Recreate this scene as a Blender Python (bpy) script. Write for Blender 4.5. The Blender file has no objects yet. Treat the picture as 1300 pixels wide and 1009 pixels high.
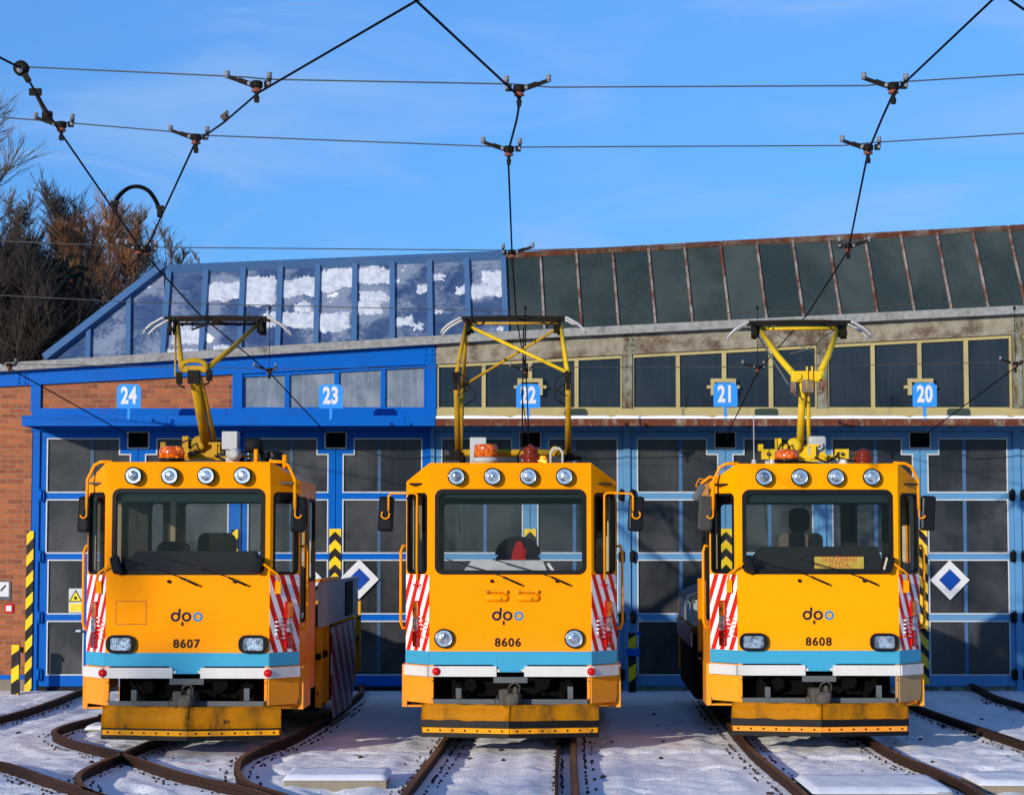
import bpy, bmesh, math, random
from mathutils import Vector, Matrix, noise, geometry
R = math.radians
S = bpy.context.scene
COL = S.collection
random.seed(7)

# ------------------------------------------------------------------ camera
FPX, CX, CY, HOR, CAMZ = 2700.0, 650.0, 504.5, 688.0, 2.35
TH = math.atan((HOR - CY) / FPX)
cd = bpy.data.cameras.new('camera'); cam = bpy.data.objects.new('camera', cd); COL.objects.link(cam)
cd.sensor_width = 36; cd.lens = FPX / 1300 * 36; cd.clip_end = 2000; cd.clip_start = .1
cam.location = (0, 0, CAMZ); cam.rotation_euler = (R(90) + TH, 0, 0)
S.camera = cam
def P(px, py, Y):
    """real point at distance Y seen at a photograph pixel"""
    d = FPX * math.cos(TH) - (CY - py) * math.sin(TH)
    t = Y / d
    return Vector(((px - CX) * t, Y, CAMZ + t * (FPX * math.sin(TH) + (CY - py) * math.cos(TH))))

# ------------------------------------------------------------------ helpers
class MB:
    def __init__(s): s.bm = bmesh.new(); s.uv = s.bm.loops.layers.uv.new('UVMap')
    def face(s, pts, mi=0, uvs=None):
        vs = [s.bm.verts.new(p) for p in pts]
        f = s.bm.faces.new(vs); f.material_index = mi
        if uvs:
            for l, u in zip(f.loops, uvs): l[s.uv].uv = u
        return f
    def box(s, c, size, rot=None, mi=0, bev=0):
        bm2 = bmesh.new()
        bmesh.ops.create_cube(bm2, size=1)
        bmesh.ops.scale(bm2, vec=size, verts=bm2.verts)
        if bev: bmesh.ops.bevel(bm2, geom=bm2.edges[:], offset=bev, segments=2, affect='EDGES', profile=.5)
        M = Matrix.Translation(c)
        if rot is not None: M = M @ (rot if isinstance(rot, Matrix) else Matrix.Rotation(rot, 4, 'Z'))
        s._add(bm2, M, mi); return s
    def b2(s, x0, x1, y0, y1, z0, z1, mi=0, bev=0):
        return s.box(((x0+x1)/2, (y0+y1)/2, (z0+z1)/2), (abs(x1-x0), abs(y1-y0), abs(z1-z0)), None, mi, bev)
    def _add(s, bm2, M, mi, smooth=False):
        bmesh.ops.recalc_face_normals(bm2, faces=bm2.faces[:])
        mp = {v: s.bm.verts.new(M @ v.co) for v in bm2.verts}
        for f in bm2.faces:
            try: g = s.bm.faces.new([mp[v] for v in f.verts])
            except ValueError: continue
            g.material_index = mi; g.smooth = smooth or f.smooth
        bm2.free()
    def bar(s, a, b, w, h=None, mi=0, up=(0, 0, 1)):
        a = Vector(a); b = Vector(b); h = h or w
        d = b - a; L = d.length; d.normalize(); up = Vector(up)
        if abs(d.dot(up)) > .98: up = Vector((0, 1, 0))
        x = d.cross(up).normalized(); z = x.cross(d).normalized()
        M = Matrix((x, d, z)).transposed().to_4x4(); M.translation = (a + b) / 2
        bm2 = bmesh.new(); bmesh.ops.create_cube(bm2, size=1); bmesh.ops.scale(bm2, vec=(w, L, h), verts=bm2.verts)
        s._add(bm2, M, mi); return s
    def tube(s, pts, r, n=8, mi=0, cap=True):
        pts = [Vector(p) for p in pts]; k = len(pts)
        rr = r if isinstance(r, (list, tuple)) else [r] * k
        rings = []; ref = None
        for i in range(k):
            if i == 0: t = pts[1] - pts[0]
            elif i == k-1: t = pts[-1] - pts[-2]
            else: t = (pts[i+1]-pts[i]).normalized() + (pts[i]-pts[i-1]).normalized()
            if t.length < 1e-9: t = Vector((0, 0, 1))
            t.normalize()
            if ref is None:
                ref = t.orthogonal().normalized()
            else:
                ref = ref - t * ref.dot(t)
                ref = ref.normalized() if ref.length > 1e-6 else t.orthogonal().normalized()
            u = ref; v = t.cross(u)
            rings.append([s.bm.verts.new(pts[i] + (u*math.cos(2*math.pi*j/n) + v*math.sin(2*math.pi*j/n)) * rr[i]) for j in range(n)])
        for i in range(k-1):
            for j in range(n):
                f = s.bm.faces.new((rings[i][j], rings[i][(j+1) % n], rings[i+1][(j+1) % n], rings[i+1][j]))
                f.smooth = True; f.material_index = mi
        if cap and n > 2:
            for rg in (list(reversed(rings[0])), rings[-1]):
                f = s.bm.faces.new(rg); f.material_index = mi
        return s
    def lathe(s, c, prof, axis='Z', n=24, mi=0, sx=1, sy=1, rot=None):
        """prof: (r, h) pairs along the axis"""
        M = Matrix.Translation(c)
        if rot is not None: M = M @ rot
        elif axis == 'Y': M = M @ Matrix.Rotation(R(90), 4, 'X')      # h runs towards -y
        elif axis == 'X': M = M @ Matrix.Rotation(R(90), 4, 'Y')
        rings = []
        for r, h in prof:
            rings.append([s.bm.verts.new(M @ Vector((r*sx*math.cos(2*math.pi*j/n), r*sy*math.sin(2*math.pi*j/n), h))) for j in range(n)])
        for i in range(len(prof)-1):
            for j in range(n):
                f = s.bm.faces.new((rings[i][j], rings[i][(j+1) % n], rings[i+1][(j+1) % n], rings[i+1][j]))
                f.smooth = True; f.material_index = mi
        if prof[0][0] > 1e-5: s.bm.faces.new(list(reversed(rings[0]))).material_index = mi
        if prof[-1][0] > 1e-5: s.bm.faces.new(rings[-1]).material_index = mi
        return s
    def plate(s, outer, holes, M, th, mi=0):
        """flat plate in the local uv plane of M (x=u, y=v), front at w=0 facing +w, back at w=-th; uv in metres"""
        polys = [outer] + list(holes)
        v3 = [[Vector((u, v, 0)) for u, v in pl] for pl in polys]
        tris = geometry.tessellate_polygon(v3)
        flat = [p for pl in polys for p in pl]
        fr = [s.bm.verts.new(M @ Vector((u, v, 0))) for u, v in flat]
        bk = [s.bm.verts.new(M @ Vector((u, v, -th))) for u, v in flat] if th else None
        for t in tris:
            a, b, c = t
            A, B, C = flat[a], flat[b], flat[c]
            cr = (B[0]-A[0])*(C[1]-A[1]) - (B[1]-A[1])*(C[0]-A[0])
            if abs(cr) < 1e-12: continue
            if cr < 0: a, b, c = a, c, b
            for vs, idx in ((fr, (a, b, c)), (bk, (a, c, b))):
                if vs is None: continue
                try: f = s.bm.faces.new([vs[i] for i in idx])
                except ValueError: continue
                f.material_index = mi
                for l, i in zip(f.loops, idx): l[s.uv].uv = flat[i]
        if th:
            o = 0
            for pl in polys:
                n = len(pl)
                for i in range(n):
                    a, b = o+i, o+(i+1) % n
                    f = s.bm.faces.new((fr[a], bk[a], bk[b], fr[b])); f.material_index = mi
                    for l, q in zip(f.loops, (a, a, b, b)): l[s.uv].uv = flat[q]
                o += n
        return s
    def build(s, name, mats, parent=None, fix=False):
        if fix: bmesh.ops.recalc_face_normals(s.bm, faces=s.bm.faces[:])
        me = bpy.data.meshes.new(name); s.bm.to_mesh(me); s.bm.free()
        for m in (mats if isinstance(mats, (list, tuple)) else [mats]): me.materials.append(m)
        o = bpy.data.objects.new(name, me); COL.objects.link(o)
        if parent: o.parent = parent
        return o
def rrect(x0, x1, y0, y1, r, n=5):
    out = []
    for cx, cy, a0 in ((x1-r, y1-r, 0), (x0+r, y1-r, 90), (x0+r, y0+r, 180), (x1-r, y0+r, 270)):
        for i in range(n+1):
            a = R(a0 + 90*i/n); out.append((cx + r*math.cos(a), cy + r*math.sin(a)))
    return out
def rect(x0, x1, y0, y1): return [(x0, y0), (x1, y0), (x1, y1), (x0, y1)]
def circ(cx, cy, r, n=28): return [(cx + r*math.cos(2*math.pi*i/n), cy + r*math.sin(2*math.pi*i/n)) for i in range(n)]
def frame(o, u, v):
    o = Vector(o); u = Vector(u).normalized(); v = Vector(v); v = (v - u*v.dot(u)).normalized(); w = u.cross(v)
    M = Matrix((u, v, w)).transposed().to_4x4(); M.translation = o
    return M
def FRONT(x, y, z): return frame((x, y, z), (1, 0, 0), (0, 0, 1))     # faces -Y
def tag(o, label=None, cat=None, group=None, kind=None):
    if label: o['label'] = label
    if cat: o['category'] = cat
    if group: o['group'] = group
    if kind: o['kind'] = kind
    return o
def empty(name, loc=(0, 0, 0), rot=(0, 0, 0)):
    o = bpy.data.objects.new(name, None); COL.objects.link(o); o.location = loc; o.rotation_euler = rot
    o.empty_display_size = .2
    return o
def copy_tree(o, parent=None):
    c = o.copy(); COL.objects.link(c)
    if parent: c.parent = parent
    for ch in list(o.children): copy_tree(ch, c)
    return c
def text(body, size, mat, name, parent, M, sx=1.0, bold=0.0, depth=.0015, spacing=1.0):
    cu = bpy.data.curves.new('t', 'FONT'); cu.body = body; cu.size = size; cu.align_x = 'CENTER'; cu.align_y = 'CENTER'
    cu.extrude = depth; cu.offset = bold; cu.space_character = spacing; cu.resolution_u = 5; cu.space_line = .8
    to = bpy.data.objects.new('t', cu); COL.objects.link(to)
    dg = bpy.context.evaluated_depsgraph_get(); dg.update()
    me = bpy.data.meshes.new_from_object(to.evaluated_get(dg))
    bpy.data.objects.remove(to); bpy.data.curves.remove(cu)
    me.transform(M @ Matrix.Diagonal((sx, 1, 1, 1)))
    me.materials.clear(); me.materials.append(mat); me.name = name
    for p in me.polygons: p.material_index = 0
    o = bpy.data.objects.new(name, me); COL.objects.link(o); o.parent = parent
    return o

# ------------------------------------------------------------------ materials
class NT:
    def __init__(s, name):
        s.m = bpy.data.materials.new(name); s.m.use_nodes = True; s.t = s.m.node_tree; s.n = s.t.nodes; s.l = s.t.links
        s.b = s.n['Principled BSDF']; s.out = s.n['Material Output']
    def N(s, ty, **k):
        x = s.n.new(ty)
        for a, v in k.items(): setattr(x, a, v)
        return x
    def val(s, sock, v):
        if hasattr(v, 'is_output') or isinstance(v, bpy.types.NodeSocket): s.l.new(v, sock)
        else: sock.default_value = v
    def math(s, op, a, b=0.0, c=0.0, clamp=False):
        x = s.N('ShaderNodeMath', operation=op); x.use_clamp = clamp
        s.val(x.inputs[0], a); s.val(x.inputs[1], b); s.val(x.inputs[2], c)
        return x.outputs[0]
    def noise(s, scale, detail=4, vec=None, rough=.55, dist=0.0):
        x = s.N('ShaderNodeTexNoise'); x.inputs['Scale'].default_value = scale; x.inputs['Detail'].default_value = detail
        x.inputs['Roughness'].default_value = rough; x.inputs['Distortion'].default_value = dist
        if vec is not None: s.l.new(vec, x.inputs['Vector'])
        return x.outputs[0]
    def ramp(s, fac, stops):
        x = s.N('ShaderNodeValToRGB'); e = x.color_ramp.elements
        while len(e) < len(stops): e.new(.5)
        for q, (p, c) in zip(e, stops):
            q.position = p; q.color = (*c, 1) if len(c) == 3 else c
        s.l.new(fac, x.inputs[0]); return x.outputs[0]
    def step(s, fac, a, b):
        x = s.N('ShaderNodeMapRange'); x.interpolation_type = 'SMOOTHSTEP'
        s.l.new(fac, x.inputs[0]); x.inputs[1].default_value = a; x.inputs[2].default_value = b
        return x.outputs[0]
    def mix(s, f, a, b, mode='MIX'):
        x = s.N('ShaderNodeMix', data_type='RGBA', blend_type=mode)
        s.val(x.inputs[0], f)
        for i, v in ((6, a), (7, b)):
            if isinstance(v, bpy.types.NodeSocket): s.l.new(v, x.inputs[i])
            else: x.inputs[i].default_value = (*v, 1) if len(v) == 3 else v
        return x.outputs[2]
    def obj(s): return s.N('ShaderNodeTexCoord').outputs['Object']
    def uv(s): return s.N('ShaderNodeTexCoord').outputs['UV']
    def mapping(s, vec, scale=(1, 1, 1), rot=(0, 0, 0), loc=(0, 0, 0)):
        x = s.N('ShaderNodeMapping'); x.inputs['Scale'].default_value = scale; x.inputs['Rotation'].default_value = rot
        x.inputs['Location'].default_value = loc; s.l.new(vec, x.inputs[0]); return x.outputs[0]
    def sep(s, vec):
        x = s.N('ShaderNodeSeparateXYZ'); s.l.new(vec, x.inputs[0]); return x.outputs
    def bump(s, h, strength=.3, dist=.01):
        x = s.N('ShaderNodeBump'); x.inputs['Strength'].default_value = strength; x.inputs['Distance'].default_value = dist
        s.l.new(h, x.inputs['Height']); s.l.new(x.outputs[0], s.b.inputs['Normal'])
    def rnd(s): return s.N('ShaderNodeObjectInfo').outputs['Random']
    def set(s, col=None, rough=None, metal=None, coat=None, spec=None):
        if col is not None: s.val(s.b.inputs['Base Color'], (*col, 1) if isinstance(col, tuple) and len(col) == 3 else col)
        if rough is not None: s.val(s.b.inputs['Roughness'], rough)
        if metal is not None: s.val(s.b.inputs['Metallic'], metal)
        if coat is not None: s.b.inputs['Coat Weight'].default_value = coat; s.b.inputs['Coat Roughness'].default_value = .15
        if spec is not None: s.b.inputs['Specular IOR Level'].default_value = spec
        return s
def paint(name, col, rough=.4, dirt=.25, dcol=(.10, .07, .04), scale=3.0, streak=True, metal=0.0, coat=0.0, chips=0.0, ccol=(.16, .06, .025), bump=.05, spec=.10):
    t = NT(name); o = t.obj()
    v = t.mapping(o, (1, 1, .25)) if streak else o
    a = t.noise(scale, 6, v, .62); b = t.noise(scale*9, 4, o, .6)
    f = t.math('MULTIPLY', t.step(a, .45, .78), dirt)
    c = t.mix(f, col, dcol)
    c = t.mix(t.math('MULTIPLY', t.step(b, .3, .8), .18), c, tuple(x*.72 for x in col))
    if chips:
        k = t.step(t.noise(scale*2.2, 8, o, .7), 1-chips, 1-chips+.04)
        c = t.mix(k, c, ccol)
    t.set(c, t.math('ADD', t.math('MULTIPLY', a, .3), rough-.12), metal, coat, spec)
    if bump: t.bump(b, bump, .01)
    return t.m
def plain(name, col, rough=.5, metal=0.0, var=.25, scale=12, spec=.15):
    t = NT(name); n = t.noise(scale, 5, t.obj(), .6)
    t.set(t.mix(t.step(n, .3, .75), col, tuple(x*(1-var) for x in col)), rough, metal, None, spec)
    t.bump(n, .08, .01)
    return t.m
M = {}
M['yellow'] = paint('tram_yellow', (.90, .288, .0004), .26, .16, (.55, .16, .002), 1.3, coat=0, bump=.02, spec=.07)
M['yellow_bright'] = paint('tram_yellow_bright', (.92, .335, .0004), .26, .10, (.6, .20, .002), 1.3, coat=0, bump=.02, spec=.07)
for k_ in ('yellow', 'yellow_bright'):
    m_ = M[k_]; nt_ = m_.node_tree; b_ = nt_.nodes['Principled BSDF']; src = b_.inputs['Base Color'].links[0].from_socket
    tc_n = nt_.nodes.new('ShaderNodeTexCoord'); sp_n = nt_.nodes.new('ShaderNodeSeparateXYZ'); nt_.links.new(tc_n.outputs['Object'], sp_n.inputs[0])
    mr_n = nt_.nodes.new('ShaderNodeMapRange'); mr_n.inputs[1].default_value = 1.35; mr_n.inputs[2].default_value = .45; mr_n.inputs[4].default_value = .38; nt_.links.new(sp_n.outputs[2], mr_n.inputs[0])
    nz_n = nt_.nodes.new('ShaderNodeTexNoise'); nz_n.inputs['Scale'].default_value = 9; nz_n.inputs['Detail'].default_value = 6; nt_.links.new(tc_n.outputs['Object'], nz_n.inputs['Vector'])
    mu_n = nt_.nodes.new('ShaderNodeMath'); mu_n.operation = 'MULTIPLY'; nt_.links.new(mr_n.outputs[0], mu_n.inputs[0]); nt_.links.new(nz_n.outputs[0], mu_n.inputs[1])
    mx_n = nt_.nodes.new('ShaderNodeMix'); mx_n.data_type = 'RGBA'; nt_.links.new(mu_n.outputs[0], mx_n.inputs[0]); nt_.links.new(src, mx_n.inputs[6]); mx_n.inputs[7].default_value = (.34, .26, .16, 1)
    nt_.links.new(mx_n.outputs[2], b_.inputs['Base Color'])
M['yellow_dirty'] = paint('plow_yellow', (.74, .30, .004), .5, .9, (.07, .04, .018), 3.2, chips=.39, bump=.2)
M['yellow_panto'] = paint('panto_yellow', (.46, .26, .012), .5, .55, (.12, .09, .03), 5, chips=.33)
M['yellow_fresh'] = paint('panto_fresh_yellow', (.68, .45, .015), .45, .15, (.2, .14, .03), 5)
M['band'] = paint('sky_blue_band', (.045, .31, .49), .35, .1, (.06, .10, .15), 2, coat=.05, bump=.02)
M['white'] = paint('white_board', (.60, .59, .57), .45, .35, (.32, .30, .27), 3)
M['black'] = plain('black_rubber', (.006, .006, .007), .5)
M['blackgloss'] = plain('black_gloss', (.010, .010, .012), .22)
M['dark'] = plain('dark_underframe', (.0045, .004, .004), .85, scale=6, spec=.05)
M['greysteel'] = paint('grey_steel', (.10, .115, .125), .55, .5, (.05, .04, .03), 5)
M['coupler'] = paint('coupler_steel', (.085, .078, .068), .6, .7, (.04, .03, .02), 9, chips=.3, bump=.3)
M['cream'] = paint('cream_interior', (.58, .47, .27), .5, .2, (.2, .15, .08), 2)
M['interior'] = plain('cab_interior', (.012, .013, .014), .8)
M['silver'] = plain('polished_metal', (.72, .73, .75), .25, 1.0, .1)
M['horn'] = plain('bright_horn', (.46, .46, .45), .45, .2, .2)
M['navy'] = plain('logo_navy', (.008, .010, .04), .45)
M['logoblue'] = plain('logo_blue', (.035, .25, .52), .45)
M['txt'] = plain('number_black', (.018, .010, .006), .45)
M['redrefl'] = plain('red_reflector', (.55, .008, .012), .25)
M['seat'] = plain('seat_cloth', (.010, .011, .014), .9)
M['seatgrey'] = plain('seat_grey_cloth', (.10, .095, .085), .9)
M['seatred'] = plain('seat_red_cloth', (.30, .012, .012), .9)
M['paper'] = plain('grey_paper', (.42, .44, .47), .7)
M['whitepl'] = plain('white_plate', (.62, .62, .63), .45, var=.1)
M['signblue'] = paint('sign_blue', (.03, .25, .72), .4, .12, (.1, .15, .2), 4)
M['diamondblue'] = plain('diamond_blue', (.006, .055, .32), .4)
M['deepblue'] = paint('deep_blue_paint', (.0004, .098, .43), .30, .3, (.001, .045, .17), 1.6)
M['skyblue'] = paint('faded_blue_paint', (.09, .25, .46), .55, .45, (.16, .20, .24), 1.8, chips=.3, ccol=(.30, .26, .15))
M['slate'] = paint('slate_blue_rib', (.055, .13, .27), .5, .35, (.12, .15, .2), 2)
M['beige'] = paint('weathered_beige', (.40, .33, .15), .6, .6, (.22, .17, .09), 2.5, chips=.34)
M['mullion'] = plain('faint_mullion', (.055, .10, .17), .5)
M['trim'] = paint('silver_trim', (.52, .54, .56), .4, .3, (.2, .2, .2), 3)
M['board'] = plain('black_board', (.008, .009, .011), .7)
M['plinth'] = paint('plinth_concrete', (.20, .17, .14), .85, .7, (.07, .05, .04), 2)
M['lead'] = plain('wire_black', (.003, .003, .004), .6, scale=.5, spec=.05)
M['spanwire'] = plain('span_wire_grey', (.07, .065, .06), .5, scale=.5)
M['iron'] = plain('hanger_iron', (.012, .010, .008), .6, spec=.08)
M['bolt'] = plain('galvanised_bolt', (.38, .37, .35), .45, .5)
M['porcelain'] = plain('brown_porcelain', (.24, .075, .045), .3)
M['redporc'] = plain('red_brown_porcelain', (.16, .022, .012), .14)
M['whiteporc'] = plain('white_porcelain', (.7, .68, .62), .25)
M['boxgrey'] = paint('grey_box', (.42, .44, .45), .5, .4, (.15, .14, .12), 6)
M['noticeyellow'] = plain('notice_yellow', (.58, .42, .06), .7)
M['signyellow'] = plain('sign_yellow', (.85, .62, .03), .5, var=.05)
M['signred'] = plain('sign_red', (.6, .05, .03), .5)
M['tape'] = paint('brown_tape', (.42, .24, .09), .25, .5, (.2, .11, .04), 6, coat=.4, bump=.4)
def lit_beacon(name, col, em, scale):
    t = NT(name); n = t.noise(scale, 3, t.obj(), .6)
    t.set(t.mix(t.step(n, .42, .6), col, tuple(min(1, c*2.0+.02) for c in col)), .16)
    t.b.inputs['Transmission Weight'].default_value = .35
    t.b.inputs['Emission Color'].default_value = (1, .30, .02, 1); t.l.new(t.math('MULTIPLY', t.step(n, .52, .66), em), t.b.inputs['Emission Strength'])
    return t.m
M['amber'] = lit_beacon('amber_beacon', (.60, .10, .004), .9, 22)
M['amberdull'] = lit_beacon('amber_beacon_dull', (.62, .10, .006), .05, 18)
M['glow'] = lit_beacon('amber_glow', (.9, .3, .01), 5, 30)
def lens(name, tint):
    t = NT(name); o = t.obj()
    v = t.N('ShaderNodeTexVoronoi'); v.inputs['Scale'].default_value = 55; t.l.new(t.mapping(o, (1, 1, .45)), v.inputs['Vector'])
    n = t.noise(14, 3, o)
    t.set(t.mix(t.step(n, .35, .65), tint, tuple(c*.25 for c in tint)), .12, .75)
    t.bump(v.outputs['Distance'], .35, .01); t.b.inputs['Coat Weight'].default_value = 1
    return t.m
M['lens'] = lens('lamp_lens', (.62, .68, .74))
M['lenswarm'] = lens('lamp_lens_orange', (.85, .24, .02))
M['lensred'] = lens('lamp_lens_red', (.55, .012, .012))
def glass(name, tint=(.91, .93, .93), refl=.7, dirt=.004):
    t = NT(name)
    tr = t.N('ShaderNodeBsdfTransparent'); tr.inputs[0].default_value = (*tint, 1)
    gl = t.N('ShaderNodeBsdfGlossy'); gl.inputs['Roughness'].default_value = .03
    df = t.N('ShaderNodeBsdfDiffuse'); df.inputs[0].default_value = (.35, .36, .37, 1)
    fr = t.N('ShaderNodeFresnel'); fr.inputs[0].default_value = 1.5
    m1 = t.N('ShaderNodeMixShader'); t.l.new(t.math('MULTIPLY', fr.outputs[0], refl), m1.inputs[0]); t.l.new(tr.outputs[0], m1.inputs[1]); t.l.new(gl.outputs[0], m1.inputs[2])
    m2 = t.N('ShaderNodeMixShader'); t.l.new(t.math('MULTIPLY', t.noise(3, 5, t.obj()), dirt), m2.inputs[0]); t.l.new(m1.outputs[0], m2.inputs[1]); t.l.new(df.outputs[0], m2.inputs[2])
    t.l.new(m2.outputs[0], t.out.inputs[0]); return t.m
M['glass'] = glass('cab_glass')
def stripes(name, ca, cb, period, ku, kv, duty=.5, chevron=False, rough=.4, dirt=.15):
    t = NT(name); x = t.sep(t.uv()); u = x[0]
    if chevron: u = t.math('ABSOLUTE', u)
    w = t.math('ADD', t.math('MULTIPLY', u, ku), t.math('MULTIPLY', x[1], kv))
    f = t.math('FRACT', t.math('DIVIDE', t.math('ADD', w, 50), period))
    k = t.math('GREATER_THAN', f, duty)
    c = t.mix(k, ca, cb)
    c = t.mix(t.math('MULTIPLY', t.step(t.noise(5, 5, t.obj()), .4, .8), dirt), c, (.12, .08, .06))
    t.set(c, rough, None, None, .12); return t.m
M['stripeL'] = stripes('red_white_stripes', (.62, .015, .008), (.80, .79, .77), .147, 1.0, -.42)
M['stripeR'] = stripes('red_white_stripes_mirrored', (.62, .015, .008), (.80, .79, .77), .147, -1.0, -.42)
M['stripeSide'] = stripes('red_white_side_stripes', (.26, .008, .008), (.36, .36, .38), .46, .62, .9, dirt=.35)
M['hazard'] = stripes('hazard_stripes', (.80, .55, .01), (.012, .012, .014), .34, -1.1, 1, .5, dirt=.3)
M['hazard2'] = stripes('hazard_stripes_orange', (.78, .48, .04), (.012, .012, .014), .30, 1.1, 1, .55, dirt=.3)
M['hazardpost'] = stripes('hazard_post_stripes', (.80, .55, .01), (.012, .012, .014), .44, -.7, 1, .5, dirt=.3)
M['chevron'] = stripes('hazard_chevrons', (.80, .55, .01), (.012, .012, .014), .26, 1.0, 1, .5, chevron=True, dirt=.2)
def brick():
    t = NT('brick_wall'); u = t.uv()
    b = t.N('ShaderNodeTexBrick'); t.l.new(u, b.inputs['Vector']); b.inputs['Scale'].default_value = 1
    b.offset = .5; b.inputs['Brick Width'].default_value = .26; b.inputs['Row Height'].default_value = .080
    b.inputs['Mortar Size'].default_value = .007; b.inputs['Mortar Smooth'].default_value = .2; b.inputs['Bias'].default_value = -.1
    b.inputs['Color1'].default_value = (.34, .092, .026, 1); b.inputs['Color2'].default_value = (.15, .036, .016, 1); b.inputs['Mortar'].default_value = (.25, .155, .085, 1)
    n = t.noise(14, 6, u, .65); n2 = t.noise(.9, 4, u)
    c = t.mix(t.math('MULTIPLY', t.step(n, .35, .8), .5), b.outputs[0], (.40, .15, .06))
    c = t.mix(t.math('MULTIPLY', t.step(n2, .5, .75), .3), c, (.16, .07, .05))
    t.set(c, .85)
    h = t.math('ADD', t.math('MULTIPLY', b.outputs['Fac'], -1), t.math('MULTIPLY', n, .35)); t.bump(h, .7, .012)
    return t.m
M['brick'] = brick()
def rusty(name, base, rust=(.20, .05, .018), amt=.5, scale=6, rough=.7, vs=.35):
    t = NT(name); o = t.obj(); v = t.mapping(o, (1, 1, vs))
    a = t.noise(scale, 8, v, .72); b = t.noise(scale*4, 5, o, .6)
    k = t.step(a, 1-amt-.12, 1-amt+.08)
    r = t.mix(b, rust, tuple(c*.35 for c in rust))
    c = t.mix(k, t.mix(t.step(b, .3, .8), base, tuple(x*.6 for x in base)), r)
    t.set(c, rough, None, None, .15); t.bump(t.math('ADD', b, k), .35, .01); return t.m
M['rustrib'] = rusty('rusty_rib', (.30, .25, .23), (.17, .055, .025), .48, 3, vs=.5)
M['rustcap'] = rusty('rusty_cap', (.22, .16, .12), (.17, .055, .025), .52, 3)
M['rustedge'] = rusty('rusty_canopy_edge', (.30, .26, .20), (.17, .045, .02), .58, 7)
M['rustbeam'] = rusty('stained_beam', (.30, .265, .20), (.13, .085, .055), .44, 2.0, vs=1.2)
M['slabedge'] = rusty('weathered_slab_edge', (.29, .29, .28), (.16, .15, .14), .36, 3.2, .85, .8)
M['rail'] = rusty('rusty_rail', (.32, .17, .09), (.16, .065, .03), .55, 9, .55, 1)
M['raildark'] = rusty('dark_rail', (.028, .017, .012), (.06, .024, .012), .5, 9, .7, 1)
M['oldpost'] = rusty('old_post', (.24, .25, .19), (.13, .07, .03), .45, 4, vs=.4)
def pane(name, col, stain_refl, scale=1.4, rough=.32, drips=False, streaks=.35):
    t = NT(name); o = t.obj()
    ox = t.N('ShaderNodeCombineXYZ'); t.l.new(t.math('MULTIPLY', t.rnd(), 40), ox.inputs[0]); t.l.new(t.math('MULTIPLY', t.rnd(), 17), ox.inputs[2])
    ad = t.N('ShaderNodeVectorMath', operation='ADD'); t.l.new(o, ad.inputs[0]); t.l.new(ox.outputs[0], ad.inputs[1]); o2 = ad.outputs[0]
    a = t.noise(scale, 5, t.mapping(o2, (1, 1, .7)), .6, .4); b = t.noise(22, 4, t.mapping(o2, (1, 1, .05)), .6)
    c = t.mix(t.math('MULTIPLY', t.step(a, .35, .8), .65), col, stain_refl)
    c = t.mix(t.math('MULTIPLY', t.step(b, .45, .75), streaks), c, stain_refl)
    if drips:
        d = t.step(t.noise(55, 3, t.mapping(o2, (1, 1, .12)), .5), .70, .74)
        c = t.mix(t.math('MULTIPLY', d, .6), c, (.5, .52, .55))
    t.set(c, t.math('ADD', t.math('MULTIPLY', a, .3), rough-.15), None, None, .35); t.bump(b, .04, .01)
    return t.m
M['gatepane'] = pane('gate_pane', (.010, .012, .014), (.085, .087, .090), .9, .3, False, .10)  # pale blotches: blurred reflections painted into the colour along with dirt smudges
M['darkglass'] = pane('clerestory_glass', (.010, .016, .024), (.030, .038, .046), 1.1, .2)
M['hazeglass'] = pane('frosted_glass', (.10, .13, .17), (.30, .34, .38), 2.2, .3, True)
M['greenglass'] = pane('lantern_glass', (.020, .033, .033), (.085, .102, .094), .55, .3, False, .12)
def snowglass():
    t = NT('snow_patched_glass'); o = t.obj()
    z = t.sep(o)[2]
    ox = t.N('ShaderNodeCombineXYZ'); t.l.new(t.math('MULTIPLY', t.rnd(), 60), ox.inputs[0]); t.l.new(t.math('MULTIPLY', t.rnd(), 23), ox.inputs[2])
    ad = t.N('ShaderNodeVectorMath', operation='ADD'); t.l.new(o, ad.inputs[0]); t.l.new(ox.outputs[0], ad.inputs[1]); o2 = ad.outputs[0]
    a = t.noise(1.3, 3, t.mapping(o2, (1, 1, 1.1)), .5, .3)
    e = t.noise(15, 7, t.mapping(o2, (1, 1, 1.3)), .75)
    s = t.math('ADD', a, t.math('MULTIPLY', t.math('SUBTRACT', e, .5), .14))
    solid = t.step(s, .66, .69)
    frost = t.math('MULTIPLY', t.step(t.math('ADD', a, t.math('MULTIPLY', t.math('SUBTRACT', e, .5), .5)), .43, .60), .62)
    base = t.mix(t.step(t.noise(5, 4, o2), .3, .75), (.022, .052, .14), (.055, .092, .18))
    c = t.mix(frost, base, (.27, .31, .40)); c = t.mix(solid, c, (.80, .82, .86))
    t.set(c, t.mix(solid, (.35, .35, .35), (.8, .8, .8))); t.bump(t.math('ADD', t.math('MULTIPLY', solid, 2), e), .5, .02)
    return t.m
M['snowglass'] = snowglass()
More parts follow.
